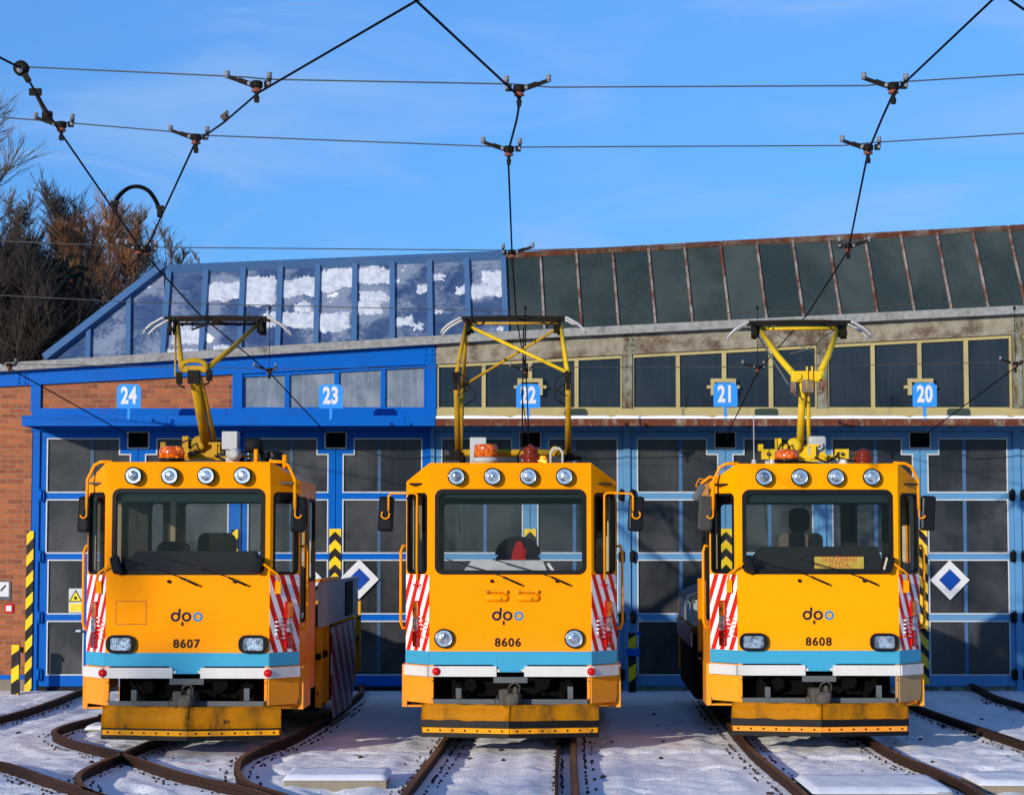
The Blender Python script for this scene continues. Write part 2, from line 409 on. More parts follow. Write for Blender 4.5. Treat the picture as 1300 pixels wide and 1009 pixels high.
def snow():
    t = NT('snow'); o = t.obj()
    a = t.noise(.7, 6, o, .6); b = t.noise(7, 6, o, .65); c = t.noise(45, 4, o, .6)
    col = t.mix(t.step(a, .35, .75), (.92, .92, .93), (.82, .83, .86))
    k = t.step(t.math('ADD', t.math('MULTIPLY', b, .6), t.math('MULTIPLY', c, .5)), .70, .78)
    col = t.mix(t.math('MULTIPLY', k, .3), col, (.34, .32, .31))
    t.set(col, .75); t.b.inputs['Specular IOR Level'].default_value = .25
    t.bump(t.math('ADD', t.math('MULTIPLY', b, 1.2), t.math('MULTIPLY', c, .8)), .65, .035); return t.m
M['snow'] = snow()
M['cleansnow'] = NT('clean_snow').set((.82, .84, .88), .7).m
def patch():
    t = NT('crusted_snow'); n = t.noise(9, 6, t.obj(), .7); t.set(t.mix(t.step(n, .35, .7), (.54, .57, .63), (.34, .38, .46)), .8); t.b.inputs['Specular IOR Level'].default_value = .1
    t.bump(n, .6, .03); return t.m
M['patchsnow'] = patch()
M['concrete'] = paint('slab_concrete', (.24, .21, .16), .9, .5, (.14, .12, .09), 8, bump=.5)
M['stone'] = plain('dark_stone', (.045, .035, .032), .9)
def bark(name, a, b):
    t = NT(name); n = t.noise(1.2, 4, t.obj())
    t.set(t.mix(t.step(n, .35, .7), a, b), .85); return t.m
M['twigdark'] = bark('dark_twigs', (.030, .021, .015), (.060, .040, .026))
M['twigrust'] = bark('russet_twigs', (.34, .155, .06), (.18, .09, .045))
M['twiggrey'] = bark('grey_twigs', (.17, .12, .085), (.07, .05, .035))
M['leaf'] = plain('ivy_leaf', (.012, .016, .008), .6)

# ------------------------------------------------------------------ world and sun
AZ, EL = 33.0, 12.0
w = bpy.data.worlds.new('World'); S.world = w; w.use_nodes = True
nt = w.node_tree; nn = nt.nodes; ll = nt.links
bg = nn['Background']; sky = nn.new('ShaderNodeTexSky'); sky.sky_type = 'NISHITA'; sky.sun_disc = False
sky.sun_elevation = R(EL); sky.sun_rotation = R(180 + AZ); sky.altitude = 300; sky.air_density = 1.0; sky.dust_density = .3; sky.ozone_density = 3.0
tc = nn.new('ShaderNodeTexCoord'); mp = nn.new('ShaderNodeMapping'); mp.inputs['Scale'].default_value = (1.0, 1.0, 4.2); mp.inputs['Rotation'].default_value = (0, R(8), 0)
ll.new(tc.outputs['Generated'], mp.inputs[0])
nz = nn.new('ShaderNodeTexNoise'); nz.inputs['Scale'].default_value = 5.2; nz.inputs['Detail'].default_value = 7; nz.inputs['Roughness'].default_value = .52; nz.inputs['Distortion'].default_value = 1.3
ll.new(mp.outputs[0], nz.inputs['Vector'])
mr = nn.new('ShaderNodeMapRange'); mr.interpolation_type = 'SMOOTHSTEP'; mr.inputs[1].default_value = .44; mr.inputs[2].default_value = .74; mr.inputs[4].default_value = .5
ll.new(nz.outputs[0], mr.inputs[0])
tint = nn.new('ShaderNodeMix'); tint.data_type = 'RGBA'; tint.blend_type = 'MULTIPLY'; tint.inputs[0].default_value = 1
tint.inputs[7].default_value = (.60, 1.02, 1.50, 1); ll.new(sky.outputs[0], tint.inputs[6])
sz = nn.new('ShaderNodeSeparateXYZ'); ll.new(tc.outputs['Generated'], sz.inputs[0])
hm = nn.new('ShaderNodeMapRange'); hm.inputs[1].default_value = .05; hm.inputs[2].default_value = .25; ll.new(sz.outputs[2], hm.inputs[0])
ht = nn.new('ShaderNodeMix'); ht.data_type = 'RGBA'; ll.new(hm.outputs[0], ht.inputs[0]); ht.inputs[6].default_value = (.33, .66, 1.14, 1); ht.inputs[7].default_value = (.60, .98, 1.44, 1)
ll.new(ht.outputs[2], tint.inputs[7])
cl = nn.new('ShaderNodeMix'); cl.data_type = 'RGBA'; ll.new(mr.outputs[0], cl.inputs[0]); ll.new(tint.outputs[2], cl.inputs[6]); cl.inputs[7].default_value = (2.6, 4.0, 6.7, 1)
ll.new(cl.outputs[2], bg.inputs[0]); bg.inputs[1].default_value = .135
sd = bpy.data.lights.new('sun', 'SUN'); sun = bpy.data.objects.new('sun', sd); COL.objects.link(sun)
sd.energy = 4.6; sd.angle = R(.55); sd.color = (1, .90, .76)
to = Vector((-math.sin(R(AZ))*math.cos(R(EL)), -math.cos(R(AZ))*math.cos(R(EL)), math.sin(R(EL))))
sun.rotation_euler = to.to_track_quat('Z', 'Y').to_euler(); sun.location = to * 60
S.view_settings.view_transform = 'Standard'; S.view_settings.look = 'None'; S.view_settings.exposure = 0.0; S.view_settings.gamma = 1
S.cycles.caustics_reflective = False; S.cycles.caustics_refractive = False; S.cycles.transparent_max_bounces = 24; S.cycles.max_bounces = 8

# ------------------------------------------------------------------ tracks (rail paths), z = railhead .11
RH = .11
def smooth(pts, step=.25):
    pts = [Vector((p[0], p[1], 0)) for p in pts]
    Q = [pts[0]*2 - pts[1]] + pts + [pts[-1]*2 - pts[-2]]
    out = []
    for i in range(1, len(Q)-2):
        a, b, c, d = Q[i-1:i+3]; n = max(2, int((c-b).length/step))
        for k in range(n):
            t = k/n
            out.append(.5*((2*b) + (c-a)*t + (2*a-5*b+4*c-d)*t*t + (3*b-a-3*c+d)*t**3))
    out.append(Q[-2]); return out
def G(px, py, z=RH):
    Y = (CAMZ - z) * FPX / (py - HOR)
    for _ in range(4):
        q = P(px, py, Y); Y *= (CAMZ - z) / (CAMZ - q.z)
    q = P(px, py, Y); return (q.x, q.y)
rails = {
 '22': [[(-.52, 34), (-.80+.03, 24.3), G(512, 1009), (-1.05, 14)], [(1.02, 34), G(728, 940), G(731, 1009), (.48, 14)]],
 '21': [[(2.95, 34), (2.62, 24.3), G(1023, 1009), (2.35, 14)], [(4.47, 34), (4.1, 24.3), G(1195, 979), G(1250, 1009), (3.75, 14)]],
 '20': [[(5.75, 34), G(1170, 897), G(1300, 941), (5.9, 20), (5.2, 14)], [(7.3, 34), G(1285, 889), (7.6, 25), (7.5, 20)]],
 '24': [[(-6.62, 34), G(43, 897), (-6.75, 25), (-6.2, 22.9), G(0, 966), G(62, 986), G(135, 1009), (-2.2, 16.5), (-.7, 14)],
        [(-5.15, 34), (-5.22, 29), G(76, 922), G(82, 936), G(150, 954), G(230, 980), G(330, 1004), (-1.4, 17.2), (0.2, 14)]],
 '23': [[(-3.85, 34), (-4.02, 26), (-4.16, 23), G(103, 979), G(107, 999), G(135, 1011), (-3.0, 17.4)],
        [(-2.4, 34), G(455, 880), G(385, 927), G(320, 953), G(302, 970), G(312, 990), G(372, 1011), (-1.2, 17.0)]],
}
paths = {k: [smooth(q) for q in v] for k, v in rails.items()}
allp = [p for v in paths.values() for q in v for p in q]

# ------------------------------------------------------------------ ground
def axis(dense0, dense1, step, far):
    a = []; x = dense0
    while x <= dense1 + 1e-6: a.append(x); x += step
    s = step
    lo = [dense0]; hi = [a[-1]]
    while lo[-1] > -far: s *= 1.35; lo.append(lo[-1]-s)
    s = step
    while hi[-1] < far: s *= 1.35; hi.append(hi[-1]+s)
    return sorted(lo[1:]) + a + hi[1:]
cell = {}
for p in allp: cell.setdefault((int(p.x//.5), int(p.y//.5)), []).append(p)
def railpdist(x, y):
    best = 9; i, j = int(x//.5), int(y//.5)
    for a in (-1, 0, 1):
        for b in (-1, 0, 1):
            for p in cell.get((i+a, j+b), ()):
                d = (p.x-x)**2 + (p.y-y)**2
                if d < best: best = d
    return math.sqrt(best)
xs = axis(-8, 8.2, .055, 500); ys = axis(16.4, 34.2, .06, 500)
fps = random.Random(21); steps = []
for k_ in range(9):      # lines of footprints
    fx0, fy0 = fps.uniform(-7, 7), fps.uniform(17.5, 30); a_ = fps.uniform(-.5, 3.6); 
    for i_ in range(14):
        sx, sy = fx0 + math.cos(a_)*i_*.62 - math.sin(a_)*.11*(-1)**i_, fy0 + math.sin(a_)*i_*.62 + math.cos(a_)*.11*(-1)**i_
        a_ += fps.gauss(0, .05); steps.append((sx, sy, math.cos(a_), math.sin(a_)))
stc = {}
for q_ in steps: stc.setdefault((int(q_[0]//1), int(q_[1]//1)), []).append(q_)
def footp(x, y):
    i, j = int(x//1), int(y//1); h = 0
    for a in (-1, 0, 1):
        for b in (-1, 0, 1):
            for sx, sy, c_, s_ in stc.get((i+a, j+b), ()):
                u = (x-sx)*c_ + (y-sy)*s_; v = -(x-sx)*s_ + (y-sy)*c_; d = (u/.17)**2 + (v/.075)**2
                if d < 1: h = max(h, .032*(1-d**2))
                elif d < 1.9: h = min(h, -.010*(1.9-d)) if h <= 0 else h
    return h
def gz(x, y):
    if not (-9 < x < 9 and 15 < y < 35): return -.02
    n = noise.fractal(Vector((x*.8, y*.8, 0)), 1, 2, 4) * .022
    n += noise.fractal(Vector((x*4.2, y*2.6, 3)), 1, 2, 3) * .016 + noise.noise(Vector((x*8.5, y*6, 5)))*.012 + noise.noise(Vector((x*15, y*11, 2)))*.006
    fp = footp(x, y)
    n -= fp
    f = noise.noise(Vector((x*2.6, y*1.9, 8)))
    if f > .28: n -= min(.04, (f-.28)*.22)            # trodden hollows
    d = railpdist(x, y)
    if d < .32: n = n*(d/.32) + .012*(1-d/.32)
    elif d < .6: n += .02*math.sin((d-.32)/.28*math.pi)
    if y > 33.2: n = n*max(0, (34-y)/.8)
    return n
bm = bmesh.new(); grid = []
for y in ys: grid.append([bm.verts.new((x, y, gz(x, y))) for x in xs])
for j in range(len(ys)-1):
    for i in range(len(xs)-1):
        bm.faces.new((grid[j][i], grid[j][i+1], grid[j+1][i+1], grid[j+1][i])).smooth = True
me = bpy.data.meshes.new('ground'); bm.to_mesh(me); bm.free(); me.materials.append(M['snow'])
g = bpy.data.objects.new('ground', me); COL.objects.link(g); tag(g, kind='structure')

# rails as swept profiles
def sweep(mb, pts, prof, mi=0):
    rings = []
    for i, p in enumerate(pts):
        t = (pts[min(i+1, len(pts)-1)] - pts[max(i-1, 0)]).normalized(); s = Vector((t.y, -t.x, 0))
        rings.append([mb.bm.verts.new(p + s*a + Vector((0, 0, b))) for a, b in prof])
    n = len(prof)
    for i in range(len(rings)-1):
        for j in range(n):
            mb.bm.faces.new((rings[i][j], rings[i][(j+1) % n], rings[i+1][(j+1) % n], rings[i+1][j])).material_index = mi
    mb.bm.faces.new(rings[0]); mb.bm.faces.new(list(reversed(rings[-1])))
RP = [(-.07, -.06), (-.07, -.035), (-.022, -.01), (-.016, .062), (-.036, .075), (-.036, .104), (-.028, .110), (.028, .110), (.036, .104), (.036, .075), (.016, .062), (.022, -.01), (.07, -.035), (.07, -.06)]
tl = {'22': 'straight rusty tram track running out from under the middle tram',
      '21': 'rusty tram track running out from under the right tram',
      '20': 'dark tram track at the right edge leading to gate 20',
      '24': 'curved rusty tram track at the far left sweeping round from gate 24',
      '23': 'rusty tram track under the left tram bending right in front of it'}
for k, q in paths.items():
    e = empty('tram_track', (q[0][len(q[0])//2].x, q[0][len(q[0])//2].y, 0))
    tag(e, tl[k], 'tram track', 'tram tracks in the snow')
    for i, pts in enumerate(q):
        mb = MB(); sweep(mb, [p - e.location for p in pts], RP)
        mb.bm.normal_update()
        for f in mb.bm.faces:
            if abs(f.normal.z) > .9 and f.calc_center_median().z > .1: f.material_index = 1
        o = mb.build('rail', [M['raildark'], M['raildark'] if k == '20' else M['rail']], e, True)
    if k == '22':       # guard strips beside the rails
        for i, (off, q0) in enumerate(((-.17, q[1]), (.14, q[0]))):
            mb = MB(); sub = [p + Vector((off, 0, 0)) - e.location for p in q0 if p.y < 33.7]
            sweep(mb, sub, [(-.018, -.04), (-.018, .085), (.018, .085), (.018, -.04)])
            if i == 0: mb.build('guard_rail', M['raildark'], e, True)
            else: mb.bm.free()
# ballast teeth: nobody could count them
mb = MB(); rs = random.Random(3)
def stone(c, r):
    bm2 = bmesh.new(); bmesh.ops.create_icosphere(bm2, subdivisions=1, radius=r)
    for v in bm2.verts: v.co *= rs.uniform(.7, 1.2)
    mb._add(bm2, Matrix.Translation(c) @ Matrix.Diagonal((1, 1, .8, 1)) @ Matrix.Rotation(rs.random()*6, 4, 'Z'), 0)
for k, q in paths.items():
    for pts in q:
        acc = 0
        for i in range(1, len(pts)):
            seg = pts[i]-pts[i-1]; acc += seg.length
            t = seg.normalized(); s = Vector((t.y, -t.x, 0))
            while acc > .105:
                acc -= .105; c = pts[i] - t*acc
                if c.y > 31.5 or c.y < 16.5: continue
                for side in (-1, 1):
                    for d, pr in ((.12, .62), (.20, .22)):
                        if rs.random() < pr:
                            stone(c + s*side*(d+rs.uniform(-.01, .01)) + Vector((0, 0, .018)), rs.uniform(.010, .021))
for i in range(170):
    x = rs.uniform(-7, 7); y = 17 + 16*rs.random()**1.3
    stone((x, y, gz(x, y)+.004), rs.choice((.008, .012, .016, .022, .035)))
o = mb.build('ballast_stones', M['stone']); tag(o, 'small dark ballast stones poking through the snow along the rails', 'ballast', kind='stuff')

# snow covered slabs
def slab(x0, x1, y0, y1, h, label, snowh=.035, conc=True):
    cx, cy = (x0+x1)/2, (y0+y1)/2
    e = empty('concrete_slab', (cx, cy, 0)); tag(e, label, 'concrete slab', 'snow covered slabs between the rails')
    mb = MB(); mb.box((0, 0, h/2-.02), (x1-x0, y1-y0, h+.04), R(rs.uniform(-2, 2)), bev=.015); mb.build('slab_body', M['concrete'], e)
    bm2 = bmesh.new(); bmesh.ops.create_grid(bm2, x_segments=30, y_segments=12, size=.5)
    W, D = (x1-x0+.03)/2, (y1-y0+.03)/2
    for v in bm2.verts:
        ex = 1-min(1, (.5-abs(v.co.x))*W*2/.05); ey = 1-min(1, (.5-abs(v.co.y))*D*2/.05); ed = max(ex, ey, 0)
        v.co = Vector((v.co.x*2*W, v.co.y*2*D, h + snowh*(1-ed**2) + noise.noise(Vector((v.co.x*9+cx, v.co.y*7, 1)))*.012))
        if ed > .98: v.co.z = h-.01
    mb = MB(); mb._add(bm2, Matrix(), 0, True); mb.build('snow_cap', M['cleansnow'], e)
a = G(360, 1000, 0); b = G(492, 996, 0)
slab(a[0], b[0], a[1], a[1]+.8, .085, 'long pale concrete slab capped with snow left of the middle track')
a = G(106, 930, 0); slab(a[0]+.02, a[0]+.85, a[1], a[1]+.6, .05, 'low snowy slab half hidden behind the left tram plough')
a = G(1022, 1006, 0); slab(a[0]-.02, a[0]+1.25, a[1]-.75, a[1]+.55, .09, 'broad snow covered slab between the rails of the right tram')
a = G(1237, 1003, 0); slab(a[0], a[0]+1.3, a[1]-.3, a[1]+.6, .09, 'snow covered slab in the bottom right corner')
# switch plates
e = None
for (x0, x1, y, lb) in ((-3.72, -2.95, 18.72, 'black steel switch plate at the bottom edge on the far left rails'), (-3.42+.75, -1.75, 18.45, 'long black steel plate across the left tracks at the bottom edge')):
    mb = MB(); mb.box(((x0+x1)/2, y, .03), (x1-x0, .26, .13), 0, bev=.01)
    for i in range(4): mb.lathe((x0+.1+i*(x1-x0-.2)/3, y, .095), [(.018, 0), (.018, .015), (0, .017)], n=8)
    tag(mb.build('switch_plate', M['raildark']), lb, 'steel plate', 'switch plates')

# ------------------------------------------------------------------ depot building
YF = 34.0
dep = empty('depot_building', (0, YF, 0)); tag(dep, 'brick and glass tram depot with blue gates and a glazed roof lantern', 'building')
def fx(px): return P(px, 688, YF).x
def fu(px): return P(px, 560, YF).x
def zt(px, py): return P(px, py, YF).z
OFF = Vector((0, -YF, 0))
def bd(mb, name, mat, parent=None, fix=False):
    """mesh built in world coordinates, parented to the depot"""
    bmesh.ops.translate(mb.bm, verts=mb.bm.verts[:], vec=OFF)
    return mb.build(name, mat, parent or dep, fix)
posts = [45, 301, 547, 796, 1044, 1292, 1540]
ZH = zt(650, 541)          # lintel under the canopy
def slab_bot(px): return zt(px, 473 + (433-473)*px/640 if px < 640 else 433 + (400-433)*(px-640)/660)
def beam_bot(px): return zt(px, (491 - 16*(px-0)/300) if px < 301 else (475 - 13*(px-301)/246 if px < 547 else 463 - 38*(px-547)/740))
def quadF(x0, x1, zf0, zf1, y, th, name, mat, parent=None, n=1):
    """plate between x0..x1 px, bottom/top given by px functions"""
    mb = MB(); pts = []
    bot = [(fx(x0+(x1-x0)*i/n), zf0(x0+(x1-x0)*i/n)) for i in range(n+1)]
    top = [(fx(x0+(x1-x0)*i/n), zf1(x0+(x1-x0)*i/n)) for i in range(n, -1, -1)]
    mb.plate(bot+top, [], FRONT(0, y, 0), th); return bd(mb, name, mat, parent)
c = lambda py: (lambda px: zt(px, py))
# brick parts
ZP = zt(20, 862)
mb = MB(); mb.plate([(fx(-330), ZP), (fx(39), ZP), (fx(39), beam_bot(39)), (fx(-330), beam_bot(-330))], [], FRONT(0, YF, 0), .3); bd(mb, 'brick_wall', M['brick'])
mb = MB(); mb.plate([(fx(50), zt(50, 524)), (fx(296), zt(296, 524)), (fx(296), beam_bot(296)), (fx(50), beam_bot(50))], [], FRONT(0, YF, 0), .3); bd(mb, 'brick_panel', M['brick'])
mb = MB(); mb.b2(fx(-330), fx(38), YF-.05, YF+.25, -.1, ZP); bd(mb, 'plinth', M['plinth'])
mb = MB(); mb.b2(fx(-330), fx(38), YF-.06, YF-.003, ZP+.003, zt(20, 856)); bd(mb, 'plinth_cap', M['deepblue'])
# fascia beams
quadF(-330, 552, beam_bot, slab_bot, YF-.06, .3, 'blue_fascia', M['deepblue'], n=12)
quadF(553, 1600, beam_bot, slab_bot, YF-.06, .3, 'stained_fascia', M['rustbeam'], n=10)
for px in (26, 544, 800, 1046, 1294):   # riveted joints
    mb = MB(); zb0, zb1 = beam_bot(px)+.02, slab_bot(px)-.02; mb.b2(fx(px-8), fx(px+8), YF-.066, YF-.0602, zb0, zb1)
    for i in range(3):
        for j in range(2):
            z = beam_bot(px) + (slab_bot(px)-beam_bot(px))*(.2+.27*i); mb.lathe((fx(px-4+8*j), YF-.062, z), [(.022, 0), (.018, .014), (0, .020)], 'Y', 10)
    bd(mb, 'rivet_plate', M['deepblue'] if px < 550 else M['oldpost'])
# slab edge and roof deck
mb = MB(); N = 20
for i in range(N):
    p0, p1 = -330 + i*(1930)/N, -330 + (i+1)*1930/N
    top = lambda p: slab_bot(p) + .135
    A = (fx(p0), YF-.22, slab_bot(p0)+.003); B = (fx(p1), YF-.22, slab_bot(p1)+.003)
    A2 = (fx(p0), YF-.22, top(p0)); B2 = (fx(p1), YF-.22, top(p1)); A3 = (fx(p0), YF+14, top(p0)-.2); B3 = (fx(p1), YF+14, top(p1)-.2)
    A4 = (fx(p0), YF+14, slab_bot(p0)-.25); B4 = (fx(p1), YF+14, slab_bot(p1)-.25)
    mb.face([A, B, B2, A2]); mb.face([A2, B2, B3, A3]); mb.face([B, A, A4, B4])
bd(mb, 'roof_slab', M['slabedge'])
# backing body (side and back walls)
mb = MB()
x0, x1 = fx(-330), fx(1600)
mb.b2(x0, x0+.3, YF+.3, YF+14, 0, zt(-330, 500)); bd(mb, 'side_wall', M['brick'])
mb = MB(); mb.b2(x1-.3, x1, YF+.3, YF+14, 0, zt(1300, 450)); bd(mb, 'side_wall', M['brick'])
mb = MB(); mb.b2(x0, x1, YF+14, YF+14.3, 0, zt(650, 480)); bd(mb, 'rear_wall', M['brick'])
mb = MB(); mb.b2(x0+.3, x1-.3, YF+1.2, YF+1.25, 0, zt(-330, 500)); bd(mb, 'inner_partition', M['board'])
# posts between bays
for i, px in enumerate(posts):
    blue = px < 500; mat = M['deepblue'] if blue else M['oldpost']
    zlo = zt(px, 522); mb = MB()
    mb.b2(fu(px-6), fu(px+6.5), YF-.05, YF+.2, zlo, beam_bot(px)+.003); bd(mb, 'clerestory_post', M['deepblue'] if px < 550 else mat)
    mb = MB()
    if px == 547:
        mb.b2(fx(px-4.4), fx(px-.5), YF-.04, YF+.2, .0, ZH+.1, 0); mb.b2(fx(px-.5)+.002, fx(px+4.4), YF-.04, YF+.2, .0, ZH+.1, 1); bd(mb, 'gate_post', [M['deepblue'], M['skyblue']])
    else:
        mb.b2(fx(px-4.4), fx(px+4.4), YF-.04, YF+.2, .0, ZH+.1); bd(mb, 'gate_post', M['deepblue'] if blue else M['skyblue'])
# sill strips
quadF(39, 553, c(530), c(518.4), YF-.08, .2, 'blue_sill', M['deepblue'])
quadF(554, 1600, c(530), c(519), YF-.08, .2, 'beige_sill', M['beige'])
# clerestory windows
def clere(bay0, bay1, panes, top_in, fmat, gmat, lab=None):
    x0, x1 = fu(bay0), fu(bay1)
    mb = MB(); outer = [(x0, zt(bay0, 519)+.004), (x1, zt(bay1, 519)+.004), (x1, beam_bot(bay1)-.004), (x0, beam_bot(bay0)-.004)]
    holes = []
    for a, b in panes: holes.append([(fu(a), zt(a, 517)), (fu(b), zt(b, 517)), (fu(b), beam_bot(b)-.055), (fu(a), beam_bot(a)-.055)])
    mb.plate(outer, holes, FRONT(0, YF-.015, 0), .07); f = bd(mb, 'clerestory_window', fmat)
    for a, b in panes:
        mb = MB(); mb.plate([(fu(a)-.01, zt(a, 517.6)), (fu(b)+.01, zt(b, 517.6)), (fu(b)+.01, beam_bot(b)-.045), (fu(a)-.01, beam_bot(a)-.045)], [], FRONT(0, YF+.03, 0), .01)
        bd(mb, 'window_pane', gmat, f)
clere(307.5, 540.5, [(308.5, 361), (367, 424), (430, 483), (489, 538)], 0, M['deepblue'], M['hazeglass'])
clere(553.8, 789.5, [(557, 611.5), (616.5, 670.7), (675.5, 729.5), (734.5, 788)], 0, M['beige'], M['darkglass'])
clere(802.8, 1037.3, [(805, 858.5), (863.5, 917), (922.5, 976.5), (982, 1035.5)], 0, M['beige'], M['darkglass'])
clere(1050.8, 1285.5, [(1053, 1106.5), (1111.5, 1166), (1171, 1225), (1230.5, 1283)], 0, M['beige'], M['darkglass'])
clere(1298.8, 1533.5, [(1301, 1355), (1361, 1415), (1420, 1473), (1478, 1531)], 0, M['beige'], M['darkglass'])
# beige cable boxes behind the signs 22 21 20
for px in (671, 917, 1168):
    z0, z1 = zt(px, 502), zt(px, 481); x0, x1 = fx(px-14), fx(px+18); mb = MB()
    mb.b2(x0, x1, YF-.10, YF-.02, z1-.06, z1); mb.b2(x0, x0+.06, YF-.10, YF-.02, z0, z1-.062); mb.b2(x1-.07, x1, YF-.10, YF-.02, z0, z1-.062); mb.b2(x0-.06, x1+.06, YF-.085, YF-.02, z1-.16, z1-.11)
    bd(mb, 'cable_bracket', M['beige'])
# canopy
YC = YF - 1.25
def canopy(x0p, x1p, mat, snowy, name):
    za, zb = zt(650, 540.5), zt(650, 527.5)
    # edge is at YC: use pixel heights at that depth
    z0, z1 = P(650, 540.5, YC).z, P(650, 531.5 if snowy else 527.5, YC).z
    X0, X1 = P(x0p, 688, YC).x, P(x1p, 688, YC).x
    mb = MB(); mb.b2(X0, X1, YC, YC+.04, z0, z1); mb.b2(X0, X1, YC+.042, YF-.09, z1-.05, z1-.008)
    if x0p < 100: mb.b2(X0, X0+.05, YC+.042, YF-.09, z0, z1-.052)
    k = int((X1-X0)/1.55)
    for i in range(k+1):
        x = X0+.12 + (X1-X0-.24)*i/k; mb.b2(x-.02, x+.02, YC+.042, YF-.06, z0+.03, z1-.052)
    cn = bd(mb, name, mat)
    if snowy:
        mb = MB(); n = 160; rings = []
        for i in range(n+1):
            x = X0 + (X1-X0)*i/n; h = .052 + .012*noise.noise(Vector((x*2.2, 0, 0))) - (.03 if abs((x*.65) % 1 - .5) > .475 else 0)
            rings.append([mb.bm.verts.new(q) for q in ((x, YC-.012, z1+.002), (x, YC-.016, z1+h*.6), (x, YC+.04, z1+h), (x, YF-.1, z1+h+.02), (x, YF-.1, z1-.006))])
        for i in range(n):
            for j in range(4): mb.bm.faces.new((rings[i][j], rings[i+1][j], rings[i+1][j+1], rings[i][j+1])).smooth = j < 3
        bd(mb, 'canopy_snow', M['cleansnow'], cn, False)
canopy(25, 552, M['deepblue'], False, 'canopy')
canopy(553, 1640, M['rustedge'], True, 'canopy')
# lintels
mb = MB(); mb.b2(fx(38), fx(546.8), YF-.03, YF+.15, zt(650, 547.5)+.003, ZH+.10); bd(mb, 'lintel', M['deepblue'])
mb = MB(); mb.b2(fx(547.2), fx(1600), YF-.03, YF+.15, zt(650, 547.5)+.003, ZH+.10); bd(mb, 'lintel', M['skyblue'])
# gates
RW = [(556, 625.5), (633.5, 702.5), (710, 779.5), (787.5, 857)]
def leaf(c0, c1, side, blue, bottom=871, door=False, stuff=None):
    """c0..c1 px extents of the leaf; side -1 = left leaf (meets at c1), 1 = right leaf"""
    mat = M['deepblue'] if blue else M['skyblue']
    z = lambda py: zt(650, py)
    x0, x1 = fx(c0), fx(c1)
    def nx(p): return fx(p)
    # outline with the cut-out for the wire hatch
    mid = c1 if side < 0 else c0; hw = 14.5
    if side < 0: outer = [(x0, z(bottom)), (x1, z(bottom)), (x1, z(570)), (nx(mid-hw), z(570)), (nx(mid-hw), z(548)), (x0, z(548))]
    else: outer = [(x0, z(bottom)), (x1, z(bottom)), (x1, z(548)), (nx(mid+hw), z(548)), (nx(mid+hw), z(570)), (x0, z(570))]
    a = c0 + (8.2 if side < 0 else 8.5); b = c1 - (8.5 if side < 0 else 6.5)
    holes = []; panes = []
    for r, (t, bt) in enumerate(RW):
        aa, bb = a, b
        if door and r >= 2: aa = a + 3; bb = 108
        if r == 0:
            if side < 0: h = [(nx(a), z(bt)), (nx(b), z(bt)), (nx(b), z(576)), (nx(b-14), z(576)), (nx(b-14), z(t)), (nx(a), z(t))]
            else: h = [(nx(a), z(bt)), (nx(b), z(bt)), (nx(b), z(t)), (nx(a+14), z(t)), (nx(a+14), z(576)), (nx(a), z(576))]
        else: h = rect(nx(aa), nx(bb), z(bt), z(t))
        holes.append(h); panes.append(h)
        if door and r >= 2:
            h2 = rect(nx(bb+8), nx(b), z(bt), z(t)); holes.append(h2); panes.append(h2)
    mb = MB(); mb.plate(outer, holes, FRONT(0, YF+.0, 0), .06); lf = bd(mb, 'gate_leaf', mat)
    for h in panes:
        mb = MB(); mb.plate([(u, v) for u, v in h], [], FRONT(0, YF+.028, 0), .012); bd(mb, 'gate_pane', M['gatepane'], lf)
        # silver bead round the pane
        mb = MB(); inner = []; n = len(h); cxm = sum(q[0] for q in h)/n; tk = .020
        for i in range(n):
            p0, p1, p2 = Vector(h[i-1]), Vector(h[i]), Vector(h[(i+1) % n])
            d1 = (p1-p0).normalized(); d2 = (p2-p1).normalized()
            inner.append(tuple(p1 + (Vector((-d1.y, d1.x)) + Vector((-d2.y, d2.x)))*tk))
        mb.plate(h, [inner], FRONT(0, YF-.006, 0), .02); bd(mb, 'silver_bead', M['trim'], lf)
    # mullion bars behind translucent sheet edge
    mb = MB(); mx = nx((a+b)/2 + (4 if side < 0 else -4))
    for r, (t, bt) in enumerate(RW):
        if door and r >= 2: continue
        mb.b2(mx-.028, mx+.028, YF+.014, YF+.026, z(bt)+.022, z(t)-.022)
    bd(mb, 'mullion', M['mullion'] if blue else M['slate'], lf)
    for py in (629, 706.5, 783.5, 856):     # hinges
        hx = nx(c0+2.5) if side < 0 else nx(c1-2.5); mb = MB()
        mb.b2(hx-.05, hx+.05, YF-.055, YF-.043, z(py+6), z(py-6)); mb.lathe((hx, YF-.07, z(py+7)), [(.022, 0), (.022, .19), (0, .195)], n=10)
        bd(mb, 'hinge', mat if blue else M['board'], lf)
    return lf
